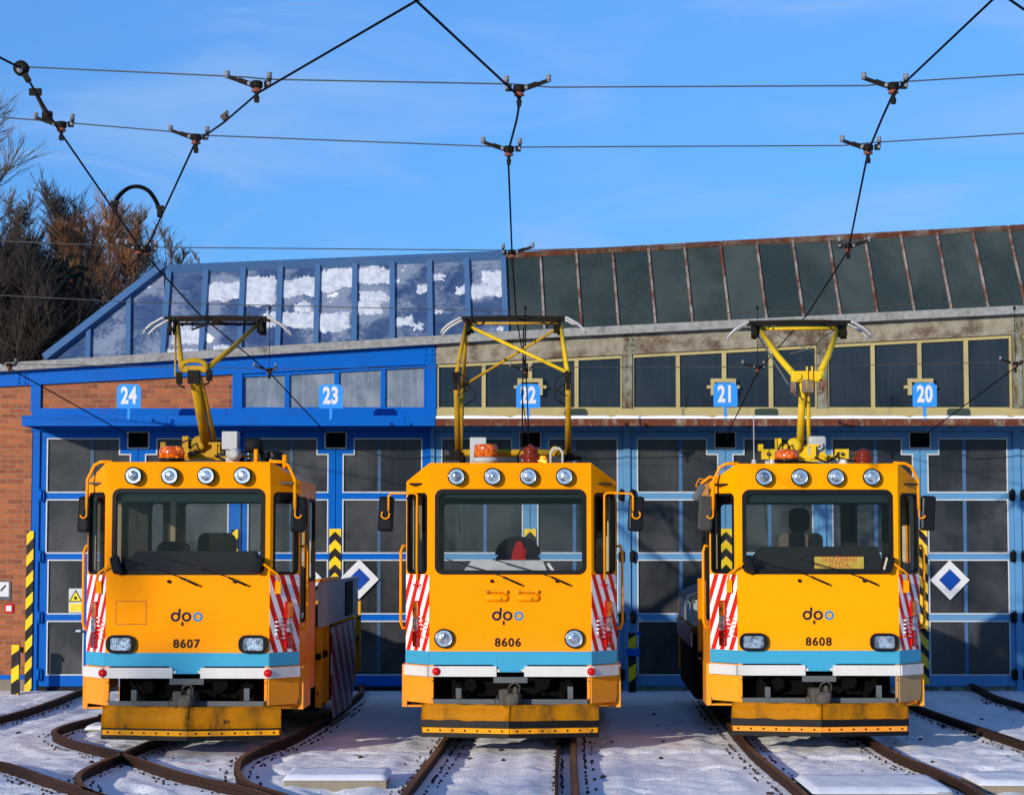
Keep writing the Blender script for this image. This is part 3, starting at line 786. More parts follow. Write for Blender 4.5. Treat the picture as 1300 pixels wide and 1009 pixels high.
for i in range(6):
    p0, p1 = posts[i]+4.6, posts[i+1]-4.6; mid = (posts[i]+posts[i+1])/2 + (1.5 if i else 1); blue = i < 2
    l = leaf(p0, mid-.4, -1, blue, door=(i == 0)); r = leaf(mid+.4, p1, 1, blue)
    # hatch for the wire
    mb = MB(); mb.b2(fx(mid-14.2), fx(mid+14.2), YF+.2, YF+.22, zt(650, 569.7), zt(650, 548)); bd(mb, 'wire_hatch', M['board'])
    mb = MB(); mb.plate(rect(fx(mid-14.2), fx(mid+14.2), zt(650, 569.7), zt(650, 548.2)), [rect(fx(mid-12.7), fx(mid+12.7), zt(650, 568), zt(650, 548.9))], FRONT(0, YF-.008, 0), .03); bd(mb, 'hatch_frame', M['trim'])
    # warning strip on the meeting stile
    mb = MB(); w_ = 7.5 if i < 4 else 5.5
    z0, z1 = zt(650, 868), zt(650, 671); cx = fx(mid + (0 if i < 4 else 2))
    mb.plate(rect(-(w_/79.4), w_/79.4, z0, z1), [], FRONT(cx, YF-.02, 0), .012)
    bd(mb, 'warning_strip', M['chevron'] if i < 4 else M['hazard2'])
mb = MB(); mb.plate(rect(-.055, .055, zt(650, 884), zt(650, 674)), [], FRONT(fx(39.5), YF-.075, 0), .03); bd(mb, 'warning_strip', M['hazard'])
mb = MB(); mb.plate(rect(-.055, .055, zt(650, 880), zt(650, 672)), [], FRONT(fx(298.5), YF-.075, 0), .03); bd(mb, 'warning_strip', M['hazard'])
mb = MB(); mb.lathe((fx(104), YF-.03, zt(650, 800)), [(.02, 0), (.02, .05)], 'Y', 10); mb.b2(fx(99), fx(105), YF-.09, YF-.07, zt(650, 801.5), zt(650, 799)); bd(mb, 'door_handle', M['silver'])
mb = MB(); mb.b2(fx(46), fx(552), YF-.03, YF+.2, -.05, zt(650, 871.6)); bd(mb, 'threshold', M['board'])
mb = MB(); mb.b2(fx(553), fx(1600), YF-.03, YF+.2, -.05, zt(650, 871.6)); bd(mb, 'threshold', M['oldpost'])
# lantern glazing
def topln(px): return 343 + (325-343)*(px-208)/432 if px < 640 else 325 + (289-325)*(px-640)/660
YT = YF + .95
def LP(px, t, lift=0):          # t 0 bottom, 1 top, px measured at the top edge
    top = P(px, topln(px), YT); zb = None
    pb = px + (4.5 + (px-650)*.029)
    bot = P(pb, 445, YF+.12); bot.z = slab_bot(pb) + .13
    n = Vector((0, -.8, .6))
    return bot.lerp(top, t) + n*lift
sk = MB(); sk.b2(fx(660), fx(661), YF+1.5, YF+1.6, slab_bot(660), slab_bot(660)+.2)
sky_e = bd(sk, 'roof_lantern', M['slate'])
bl = [215 + 47.15*i for i in range(10)]; bl[-1] = 638.5
for i in range(9):
    mb = MB(); a, b = bl[i], bl[i+1]
    mb.face([LP(a, 0), LP(b, 0), LP(b, 1), LP(a, 1)]); bd(mb, 'lantern_pane', M['snowglass'], sky_e)
prs = random.Random(5)
def snow_cover(a, b, wins, seed):
    """thin slabs of snow sliding on one pane: a height field whose uncovered part dips under the glass"""
    nu, nt_ = 34, 74; mb = MB(); g_ = []
    pt = lambda u, t, l: LP(a, t, l).lerp(LP(b, t, l), u)
    for k in range(nt_+1):
        row = []
        for i in range(nu+1):
            u, t = .07+.86*i/nu, .012+.945*k/nt_; best = -1; th_ = .02
            for u0, u1, t0, t1, th in wins:
                tw = t + .05*noise.noise(Vector((u*2.2+seed, t*3, 1))) + .022*noise.noise(Vector((u*8+seed, t*9, 5)))
                uw = u + .08*noise.noise(Vector((u*3, t*9+seed, 2)))
                m = min((uw-u0)/.12 if u0 > .06 else 9, (u1-uw)/.12 if u1 < .94 else 9, (tw-t0)/.022, (t1-tw)/.045)
                if m > best: best = m; th_ = th*.7
            f = best + .5*noise.noise(Vector((u*16+seed, t*30, 7))) + .35*noise.noise(Vector((u*34+seed, t*60, 3)))
            h = -.012 if f < 0 else th_*min(1, f/1.2)**.5 + .004
            row.append((mb.bm.verts.new(pt(u, t, h)), f))
        g_.append(row)
    for k in range(nt_):
        for i in range(nu):
            q = (g_[k][i], g_[k][i+1], g_[k+1][i+1], g_[k+1][i])
            if max(v[1] for v in q) > 0: mb.bm.faces.new([v[0] for v in q]).smooth = True
    bmesh.ops.delete(mb.bm, geom=[v for v in mb.bm.verts if not v.link_faces], context='VERTS')
    bd(mb, 'snow_cover', M['patchsnow'], sky_e)
PT = [[(.05, .7, .30, .42, .02), (.05, .95, .0, .05, .03), (.2, .95, .10, .30, .03)], [(.02, .95, .60, .80, .02), (.3, .8, .02, .08, .02)], [(.05, .9, .52, .86, .015), (.55, .95, .25, .42, .03)],
      [(.05, .95, .60, .84, .02), (.05, .95, .22, .42, .03), (.4, .9, .42, .52, .03)], [(.05, .97, .66, .92, .015), (.02, .9, .16, .40, .035)],
      [(.05, .95, .72, .93, .015), (.15, .85, .50, .62, .03), (.02, .75, .34, .50, .035)], [(.08, .55, .20, .30, .025), (.55, .8, .14, .22, .02), (.68, .95, .58, .68, .03)],
      [(.03, .4, .70, .80, .02), (.7, .98, .54, .64, .02), (.1, .35, .30, .35, .02)], [(.4, .98, .62, .80, .03), (.04, .98, .48, .64, .035), (.8, .95, .06, .12, .02)]]
for i in range(9):
    for w_ in PT[i]: snow_cover(bl[i], bl[i+1], [w_], i*3.7)
gr = [640 + 45.7*i for i in range(22)]
for i in range(21):
    mb = MB(); a, b = gr[i], gr[i+1]
    mb.face([LP(a, 0), LP(b, 0), LP(b, 1), LP(a, 1)]); bd(mb, 'lantern_pane', M['greenglass'], sky_e)
# hipped left end: the top edge falls from (208,343) to (60,459)
A_top = LP(208, 1); A_bot = LP(208, 0)
def hip(px):    # point on falling edge above bottom px
    f = (px-60)/(208-60); e0 = P(60, 460, YF+.12); e0.z = slab_bot(60)+.13
    return e0.lerp(A_top, f)
def hb(px): q = P(px, 455, YF+.12); q.z = slab_bot(px)+.13; return q
hs = [62, 112, 163, 212]
for i in range(3):
    mb = MB(); t0 = hip(hs[i]) if i else hb(62); pts = [hb(hs[i]+2), hb(hs[i+1]-2 if i == 2 else hs[i+1]), hip(min(hs[i+1], 208)), hip(hs[i])]
    mb.face(pts if i else pts[:3]); bd(mb, 'lantern_pane', M['snowglass'], sky_e)
for px in (112, 163):
    mb = MB(); nrm = Vector((0, -.03, .02)); mb.bar(hb(px)+nrm, hip(px)+nrm, .075, .06, up=(0, -1, .6)); bd(mb, 'lantern_rib', M['slate'], sky_e)
mb = MB(); n_ = Vector((0, -.03, .05)); mb.bar(hb(58)+n_, hip(208)+n_, .13, .15, up=(0, -1, .6)); bd(mb, 'hip_beam', M['slate'], sky_e)
for px in bl:
    mb = MB(); mb.bar(LP(px, 0, .03), LP(px, 1.03, .03), .085, .06, up=(0, -1, .6)); bd(mb, 'lantern_rib', M['slate'], sky_e)
for px in gr[1:]:
    mb = MB(); mb.bar(LP(px, 0, .02), LP(px, 1.02, .02), .036, .04, up=(0, -1, .6)); bd(mb, 'lantern_rib', M['rustrib'], sky_e)
mb = MB(); mb.bar(LP(206, 1.0, .015), LP(640, 1.0, .015), .14, .11, up=(0, -.6, 1)); bd(mb, 'ridge_cap', M['slate'], sky_e)
mb = MB(); mb.bar(LP(641.5, 1.0, .01), LP(1590, 1.0, .01), .10, .06, up=(0, -.6, 1)); bd(mb, 'ridge_cap', M['rustcap'], sky_e)
# rear slope of the lantern closes the volume
mb = MB(); pa, pb = LP(208, 1), LP(1590, 1)
mb.face([pb, pa, pa+Vector((0, 3, -1.2)), pb+Vector((0, 3, -1.2))]); bd(mb, 'lantern_back', M['slate'], sky_e)
mb = MB(); mb.face([hb(60), A_top, A_top+Vector((0, 3, -1.2))]); bd(mb, 'lantern_end', M['slate'], sky_e)
mb = MB(); q = P(214.5, 343, YF+2); mb.tube([q-Vector((0, 0, .5)), q+Vector((0, 0, .68))], .008, 5); tag(mb.build('antenna', M['spanwire']), 'thin rod antenna standing on the roof at the upper left corner of the lantern', 'antenna')

# number signs on the canopy edge
def number_sign(px, py, num, label):
    c0 = P(px, py, YC-.03); e = empty('number_sign', (c0.x, c0.y, P(px, 531, YC).z)); tag(e, label, 'number sign', 'numbered gate signs on the canopy')
    dz = c0.z - e.location.z; h = .185; k = .05
    pl = [(-h+.01, -h), (h-.01, -h), (h, -h+.01), (h, h-k), (h-k, h), (-h+k, h), (-h, h-k), (-h, -h+.01)]
    mb = MB(); mb.plate(pl, [], FRONT(0, 0, dz), .015); mb.build('plate', M['signblue'], e)
    mb = MB(); mb.b2(-.022, .022, .016, .045, -.02, dz+.1); mb.build('stem', M['signblue'], e)
    text(num, .35, M['whitepl'], 'numerals', e, FRONT(0, -.004, dz), .66, .014, .002, 1.08)
number_sign(163.5, 503, '24', 'blue plate sign reading 24 in front of the brick panel')
number_sign(420, 503, '23', 'blue plate sign reading 23 in front of the frosted blue windows')
number_sign(670.5, 502.5, '22', 'blue plate sign reading 22 seen through the middle pantograph')
number_sign(921, 501, '21', 'blue plate sign reading 21 left of the right tram pantograph')
number_sign(1174, 501, '20', 'blue plate sign reading 20 at the right end')
def diamond(px, py, label):
    c0 = P(px, py, YF-.03); e = empty('diamond_sign', tuple(c0)); tag(e, label, 'sign', 'blue and white diamond signs on the gates'); r = .315
    mb = MB(); mb.plate([(0, -r), (r, 0), (0, r), (-r, 0)], [], FRONT(0, 0, 0), .012); mb.build('white_plate', M['whitepl'], e)
    r = .175; mb = MB(); mb.plate([(0, -r), (r, 0), (0, r), (-r, 0)], [], FRONT(0, -.004, 0), .003); mb.build('blue_square', M['diamondblue'], e)
diamond(456, 735, 'white diamond sign with blue square on the deep blue gate right of the left tram')
diamond(1206, 736, 'white diamond sign with blue square on the pale blue gate at the right')
diamond(385, 735, 'white diamond sign almost hidden behind the left tram cab')
# wall signs
def wallsign(name, px, py, w, h, mats, draw, label, cat, Y=YF-.02):
    c0 = P(px, py, Y); e = empty(name, tuple(c0)); tag(e, label, cat)
    mb = MB(); mb.plate(rrect(-w/2, w/2, -h/2, h/2, .015), [], FRONT(0, 0, 0), .02); mb.build('plate', mats, e); draw(e)
def d1(e):
    mb = MB(); mb.plate([(-.09, -.10), (.09, -.10), (.09, .13), (-.09, .13)], [], FRONT(0, -.004, 0), .002); mb.build('white_face', M['whitepl'], e)
    mb = MB(); mb.plate([(-.05, .0), (-.03, -.02), (.05, .07), (.035, .09)], [], FRONT(0, -.008, 0), .002); mb.build('pictogram', M['txt'], e)
wallsign('notice_sign', 4, 749, .24, .30, M['greysteel'], d1, 'small white framed pictogram notice on the brick wall at the left edge', 'notice')
def d2(e):
    mb = MB(); mb.plate(rrect(-.045, .045, -.045, .045, .01), [], FRONT(0, -.022, 0), .02); mb.build('glass_button', M['whitepl'], e)
wallsign('alarm_button', 11.5, 772, .15, .15, M['redrefl'], d2, 'red fire alarm button box on the brick wall below the notice', 'alarm button')
def d3(e):
    mb = MB(); mb.plate([(-.11, -.02), (.11, -.02), (0, .17)], [[(-.085, -.006), (0, .14), (.085, -.006)]], FRONT(0, -.008, 0), .002); mb.build('triangle_border', M['txt'], e)
    mb = MB(); mb.plate([(-.085, -.006), (.085, -.006), (0, .14)], [circ(0, .04, .028, 14)], FRONT(0, -.006, 0), .002); mb.build('triangle', M['signyellow'], e)
    mb = MB(); mb.plate(circ(0, .04, .027, 14), [], FRONT(0, -.0065, 0), .002); mb.build('symbol', M['txt'], e)
    mb = MB(); mb.plate(rect(-.095, .095, -.17, -.05), [], FRONT(0, -.005, 0), .002); mb.build('yellow_field', M['signyellow'], e)
    for i in range(3):
        mb = MB(); mb.plate(rect(-.07, .07-.02*i, -.085-.03*i, -.077-.03*i), [], FRONT(0, -.009, 0), .002); mb.build('text_line', M['beige'], e)
wallsign('warning_sign', 96, 762, .22, .38, M['trim'], d3, 'yellow triangle warning label on the small glass door of gate 24', 'warning sign', YF-.01)
# bollards
def bollard(px, ytop, ybase, Y, label, box):
    b0 = P(px, 688, Y); h = P(px, ytop, Y).z; e = empty('bollard', (b0.x, Y, 0)); tag(e, label, 'bollard', 'striped bollards at the gates')
    mb = MB()
    for k, (ux, uy, ox, oy) in enumerate((((1, 0, 0), (0, 0, 1), -0.058, -.05), ((0, 1, 0), (0, 0, 1), .058, -.05), ((-1, 0, 0), (0, 0, 1), .058, .05), ((0, -1, 0), (0, 0, 1), -.058, .05))):
        wd = .116 if k % 2 == 0 else .10
        mb.plate(rect(0, wd, -.05, h), [], frame((ox, oy, 0), ux, uy), 0)
    mb.face([(-.058, -.05, h), (.058, -.05, h), (.058, .05, h), (-.058, .05, h)]); mb.build('striped_post', M['hazardpost'], e)
    if box:
        mb = MB(); mb.b2(-.10, .12, -.10, -.052, h-.36, h-.24, bev=.01); mb.build('latch_box', M['deepblue'], e); MB().b2(.07, .13, -.09, .0, h-.03, h+.02).build('latch_hook', M['deepblue'], e)
    else:
        mb = MB(); mb.b2(.061, .11, -.04, .05, h-.12, h-.04, bev=.01); mb.build('latch_box', M['board'], e)
bollard(22.5, 818, 884, 33.3, 'short yellow and black striped bollard by the brick wall', False)
bollard(802, 803, 872, 33.6, 'yellow and black striped bollard with blue latch right of the middle tram', True)

# ------------------------------------------------------------------ trams
HW, FW, CDY = 1.20, .91, .35
ZT, ZS, ZV, ZL, ZB = 3.24, 3.04, 2.955, .985, 1.13     # roof, eave, visor bottom, body bottom, band top
CL = math.hypot(HW-FW, CDY)
def chamfer(side, z=0, out=0):
    """frame on a chamfer, u runs from left to right as seen from the front"""
    if side > 0: o = Vector((FW, 0, z)); u = Vector((HW-FW, CDY, 0))
    else: o = Vector((-HW, CDY, z)); u = Vector((HW-FW, -CDY, 0))
    m = frame(o, u, (0, 0, 1)); m.translation = o + Vector(m.col[2][:3])*out
    return m
def lamp_round(root, x, z, r, name='headlight', prot=.09, matl=None):
    o = MB().lathe((x, 0, z), [(r*.8, 0), (r, .012), (r*1.04, prot*.8), (r*1.04, prot), (r*.88, prot+.006), (r*.86, prot-.012)], 'Y', 28).build(name, M['blackgloss'], root)
    MB().lathe((x, 0, z), [(r*.86, prot-.02), (r*.8, prot-.004), (r*.5, prot+.008), (0, prot+.012)], 'Y', 28).build('lens', matl or M['lens'], o)
    MB().lathe((x, 0, z), [(r*.90, prot+.004), (r*.86, prot+.010), (r*.84, prot)], 'Y', 28).build('rim', M['silver'], o)
def lamp_rect(root, x, z, w, h):
    mb = MB(); mb.plate(rrect(-w/2, w/2, -h/2, h/2, h*.42), [rrect(-w*.36, w*.36, -h*.34, h*.34, h*.13)], FRONT(x, -.055, z), .06); o = mb.build('headlight', M['blackgloss'], root)
    MB().plate(rrect(-w*.37, w*.37, -h*.35, h*.35, h*.12), [], FRONT(x, -.042, z), .02).build('lens', M['lens'], o)
def ring(mb, cx, cz, ro, ri, y): mb.plate(circ(cx, cz, ro, 40), [circ(cx, cz, ri, 40)], FRONT(0, y, 0), .002)
def horseshoe_text(root, num, cx=0.0):
    mb = MB(); ring(mb, cx-.135, 1.525, .053, .029, -.006); mb.plate(rect(cx-.102, cx-.078, 1.575, 1.615), [], FRONT(0, -.006, 0), .002)
    mb.plate(rect(cx-.102, cx-.083, 1.53, 1.577), [], FRONT(0, -.0085, 0), .002)
    ring(mb, cx-.012, 1.525, .053, .029, -.006); mb.plate(rect(cx-.069, cx-.045, 1.425, 1.468), [], FRONT(0, -.006, 0), .002); mb.build('logo_letters', M['navy'], root)
    mb = MB(); ring(mb, cx+.113, 1.525, .053, .029, -.006); mb.build('logo_ring', M['logoblue'], root)
    text(num, .13, M['txt'], 'fleet_number', root, FRONT(cx-.01, -.006, 1.225), 1.02, .0035, .001, 1.15)
def cab(root, kind):
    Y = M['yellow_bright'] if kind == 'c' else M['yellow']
    # front panel with windscreen opening
    wx, wz0, wz1 = .84, 2.0, 2.935
    mb = MB(); mb.plate(rect(-FW, FW, ZL, ZV), [rrect(-wx, wx, wz0, wz1, .08, 6)], FRONT(0, 0, 0), .04)
    # visor leaning slightly forward
    mb.face([(-FW, 0, ZV), (FW, 0, ZV), (FW, -.045, ZT), (-FW, -.045, ZT)])
    body = mb
    for s in (-1, 1):
        M4 = chamfer(s)
        u0, u1 = (.055, CL-.035) if s > 0 else (.035, CL-.055)
        body.plate(rect(0, CL, ZL, ZV), [rrect(u0, u1, 2.0, 2.90, .06, 5)], M4, .035)
        body.face([p for p in ([(s*FW, 0, ZV), (s*HW, CDY, ZV), (s*HW, CDY, ZS), (s*FW, -.045, ZT)])][::s])
        # sides with door and rear quarter windows
        sm = frame((s*HW, CDY if s > 0 else 1.95, 0), (0, s, 0), (0, 0, 1)); L = 1.95-CDY
        hol = [rrect(.12, .72, 1.45, 2.85, .06), rrect(.86, L-.12, 1.9, 2.85, .06)]
        if s < 0: hol = [[(L-u, v) for u, v in h][::-1] for h in hol]
        body.plate(rect(0, L, ZL-.35, ZS), hol, sm, .035)
        # sloping roof flank
        q = [(s*FW, -.045, ZT), (s*HW, CDY, ZS), (s*HW, 1.95, ZS), (s*.85, 1.95, ZT-.02)]; body.face(q[::s])
    body.face([(-FW, -.045, ZT), (FW, -.045, ZT), (.85, 1.95, ZT-.02), (-.85, 1.95, ZT-.02)])
    # rear wall of the cab
    rh = {'a': [(-.80, -.60), (-.40, 1.02)], 'b': [(-.88, .95)], 'c': [(-1.0, .52), (.66, 1.02)]}[kind]
    body.plate([(-HW, ZL-.2), (HW, ZL-.2), (HW, ZS), (.85, ZT-.02), (-.85, ZT-.02), (-HW, ZS)], [rrect(a, b, 1.93, 2.84, .05) for a, b in rh], FRONT(0, 1.91, 0), .035)
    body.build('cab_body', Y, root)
    # interior lining
    mb = MB(); mb.plate([(-HW+.05, 1.0), (HW-.05, 1.0), (HW-.05, 3.0), (-HW+.05, 3.0)], [rrect(a-.005, b+.005, 1.925, 2.845, .05) for a, b in rh], FRONT(0, 1.885, 0), .015)
    mb.b2(-HW+.05, HW-.05, .1, 1.87, 3.0, 3.02); mb.b2(-HW+.05, HW-.05, .3, 1.87, 1.0, 1.03)
    mb.build('rear_lining', M['interior'] if kind != 'a' else M['seatgrey'], root)
    for s in (-1, 1):
        mb = MB()
        for y0, y1 in ((.36, .46), (1.09, 1.20), (1.78, 1.86)): mb.b2(s*(HW-.085), s*(HW-.04), y0, y1, 1.0, 2.98)
        mb.b2(s*(HW-.075), s*(HW-.04), .47, 1.77, 1.0, 1.40 if True else 1.9); mb.build('door_pillar', M['cream'], root)
    if kind == 'a':
        MB().b2(-.53, -.47, 1.80, 1.88, 1.9, 2.92).build('rear_pillar', M['cream'], root)
    # glazing and rubbers
    mb = MB(); mb.plate(rrect(-wx-.012, wx+.012, wz0-.012, wz1+.012, .09, 6), [rrect(-wx+.035, wx-.035, wz0+.035, wz1-.035, .055, 6)], FRONT(0, -.012, 0), .045)
    ws = mb.build('windscreen_frame', M['black'], root)
    MB().plate(rrect(-wx+.02, wx-.02, wz0+.02, wz1-.02, .06, 6), [], FRONT(0, .014, 0), 0).build('windscreen', M['glass'], ws)
    for s in (-1, 1):
        u0, u1 = (.055, CL-.035) if s > 0 else (.035, CL-.055)
        mb = MB(); mb.plate(rrect(u0-.008, u1+.008, 1.992, 2.908, .065), [rrect(u0+.02, u1-.02, 2.02, 2.88, .045)], chamfer(s, 0, .008), .04); f = mb.build('corner_window_frame', M['black'], root)
        MB().plate(rrect(u0+.01, u1-.01, 2.01, 2.89, .05), [], chamfer(s, 0, -.012), 0).build('corner_window', M['glass'], f)
        L = 1.95-CDY; sm = frame((s*HW, CDY if s > 0 else 1.95, 0), (0, s, 0), (0, 0, 1)); sm.translation += Vector((s*.006, 0, 0))
        for (a, b, lo) in ((.12, .72, 1.45), (.86, L-.12, 1.9)):
            if s < 0: a, b = L-b, L-a
            mb = MB(); mb.plate(rrect(a-.01, b+.01, lo-.01, 2.86, .065), [rrect(a+.025, b-.025, lo+.025, 2.825, .045)], sm, .03); f = mb.build('side_window_frame', M['black'], root)
            m2 = sm.copy(); m2.translation -= Vector((s*.02, 0, 0))
            MB().plate(rrect(a+.01, b-.01, lo+.01, 2.84, .05), [], m2, 0).build('side_window', M['glass'], f)
    for a, b in rh:
        mb = MB(); mb.plate(rrect(a-.012, b+.012, 1.918, 2.852, .055), [rrect(a+.03, b-.03, 1.96, 2.81, .045)], FRONT(0, 1.865, 0), .06); f = mb.build('rear_window_frame', M['black'], root)
        MB().plate(rrect(a+.01, b-.01, 1.94, 2.83, .05), [], FRONT(0, 1.90, 0), 0).build('rear_window', M['glass'], f)
    # sun blind band
    MB().b2(-.83, .83, .06, .09, 2.80 if kind != 'b' else 2.85, 2.99).build('sun_blind', plain('green_blind', (.006, .02, .02), .8) if 'bl' not in M else M['bl'], root)
    MB().tube([(-.60, .035, 2.82), (-.585, .035, 2.66), (-.57, .035, 2.45)], .005, 5).build('blind_cord', M['black'], root)
    # stripes, band, boards
    for s in (-1, 1):
        MB().plate(rect(.004, CL-.004, ZB, 1.985), [], chamfer(s, 0, .004), .003).build('striped_panel', M['stripeL'] if s < 0 else M['stripeR'], root)
        MB().plate(rect(0, CL, ZL-.005, ZB-.002), [], chamfer(s, 0, .005), .004).build('blue_band', M['band'], root)
        # lamp cluster
        m4 = chamfer(s, 0, .03); uc = CL*.52 if s < 0 else CL*.60
        q = MB().plate(rrect(uc-.045, uc+.045, 1.17, 1.69, .01), [], m4, .03).build('signal_cluster', M['redrefl'], root)
        m5 = chamfer(s, 0, .05)
        MB().plate(rrect(uc-.04, uc+.04, 1.51, 1.68, .01), [], m5, .022).build('indicator', M['lenswarm'], q)
        MB().plate(rrect(uc-.04, uc+.04, 1.35, 1.505, .01), [], m5, .022).build('side_lamp', M['lens'], q)
        MB().plate(rrect(uc-.04, uc+.04, 1.175, 1.345, .01), [], m5, .022).build('rear_lamp', M['lensred'], q)
        mb = MB(); g0 = uc+.055 if s < 0 else uc-.185
        for i in range(6): mb.plate([(g0, 1.28+i*.045), (g0+.13, 1.28+i*.045), (g0+.13, 1.285+i*.045), (g0, 1.295+i*.045)], [], chamfer(s, 0, .03), .026)
        mb.build('louvres', M['stripeR'] if s < 0 else M['stripeL'], root)
    MB().plate(rect(-FW, FW, ZL-.005, ZB-.002), [], FRONT(0, -.005, 0), .004).build('blue_band', M['band'], root)
    for s in (-1, 1):
        MB().b2(s*.155, s*FW, -.045, -.006, .85, .965).b2(s*.12, s*.155, -.03, -.008, .90, .93).build('white_board', M['white'], root)
        a, b = (0, CL) if s > 0 else (0, CL)
        MB().plate(rect(-.018, CL-.02, .85, .965) if s > 0 else rect(.02, CL+.018, .85, .965), [], chamfer(s, 0, .044), .035).build('white_board', M['white'], root)
    MB().plate([(-.16, .90), (.16, .90), (.20, .985), (-.20, .985)], [], FRONT(0, -.012, 0), .02).b2(-.12, .12, -.05, -.014, .90, .915).build('band_centre', M['band'], root)
    # top lamps
    for x in (-.605, -.20, .205, .61): lamp_round(root, x, 3.085, .096)
    # wiper arms and spindles
    for x0, x1 in ((-.10, .12), (.42, .66)):
        mb = MB(); mb.tube([(x0-.62, -.03, 2.16), (x0-.2, -.045, 2.04), (x1-.18, -.05, 1.955)], .006, 6); mb.tube([(x1-.20, -.052, 1.96), (x1, -.055, 1.872)], .013, 6); mb.build('wiper', M['blackgloss'], root)
    for x in (-.21, .52): MB().lathe((x, 0, 1.915), [(.02, 0), (.018, .03), (0, .034)], 'Y', 12).build('washer_nozzle', M['black'], root)
    # skirts
    for s in (-1, 1):
        mb = MB(); u0, u1 = (0, CL) if s > 0 else (0, CL)
        pl = [(0, .55), (CL-.03, .55), (CL, .62), (CL, ZL-.012), (0, ZL-.012)]
        if s < 0: pl = [(CL-u, v) for u, v in pl][::-1]
        mb.plate(pl, [], chamfer(s, 0, 0), .02); mb.b2(s*FW, s*(FW-.05), .0, .02, .55, ZL-.002)
        mb.b2(s*(FW-.045), s*(FW-.02), -.012, -.001, .545, .845)
        sk_ = mb.build('skirt', Y if not (kind == 'c' and s > 0) else M['tape'], root)
        for z in (.6, .8): MB().lathe((s*(FW-.033), -.012, z), [(.009, 0), (.009, .006), (0, .008)], 'Y', 8).build('bolt', M['greysteel'], sk_)
        MB().b2(s*(HW-.01), s*(HW+.045), CDY+.05, CDY+.75, .48, .96).b2(s*(HW-.3), s*(HW+.04), CDY+.06, CDY+.6, .48, .50).build('step_box', Y, root)
        # side grab rail
        x = s*(HW+.07); MB().tube([(s*HW, CDY+.16, 2.30), (x-s*.02, CDY+.15, 2.31), (x, CDY+.12, 2.24), (x, CDY+.12, 1.44), (x-s*.02, CDY+.15, 1.37), (s*HW, CDY+.16, 1.37)], .016, 8).build('grab_rail', Y, root)
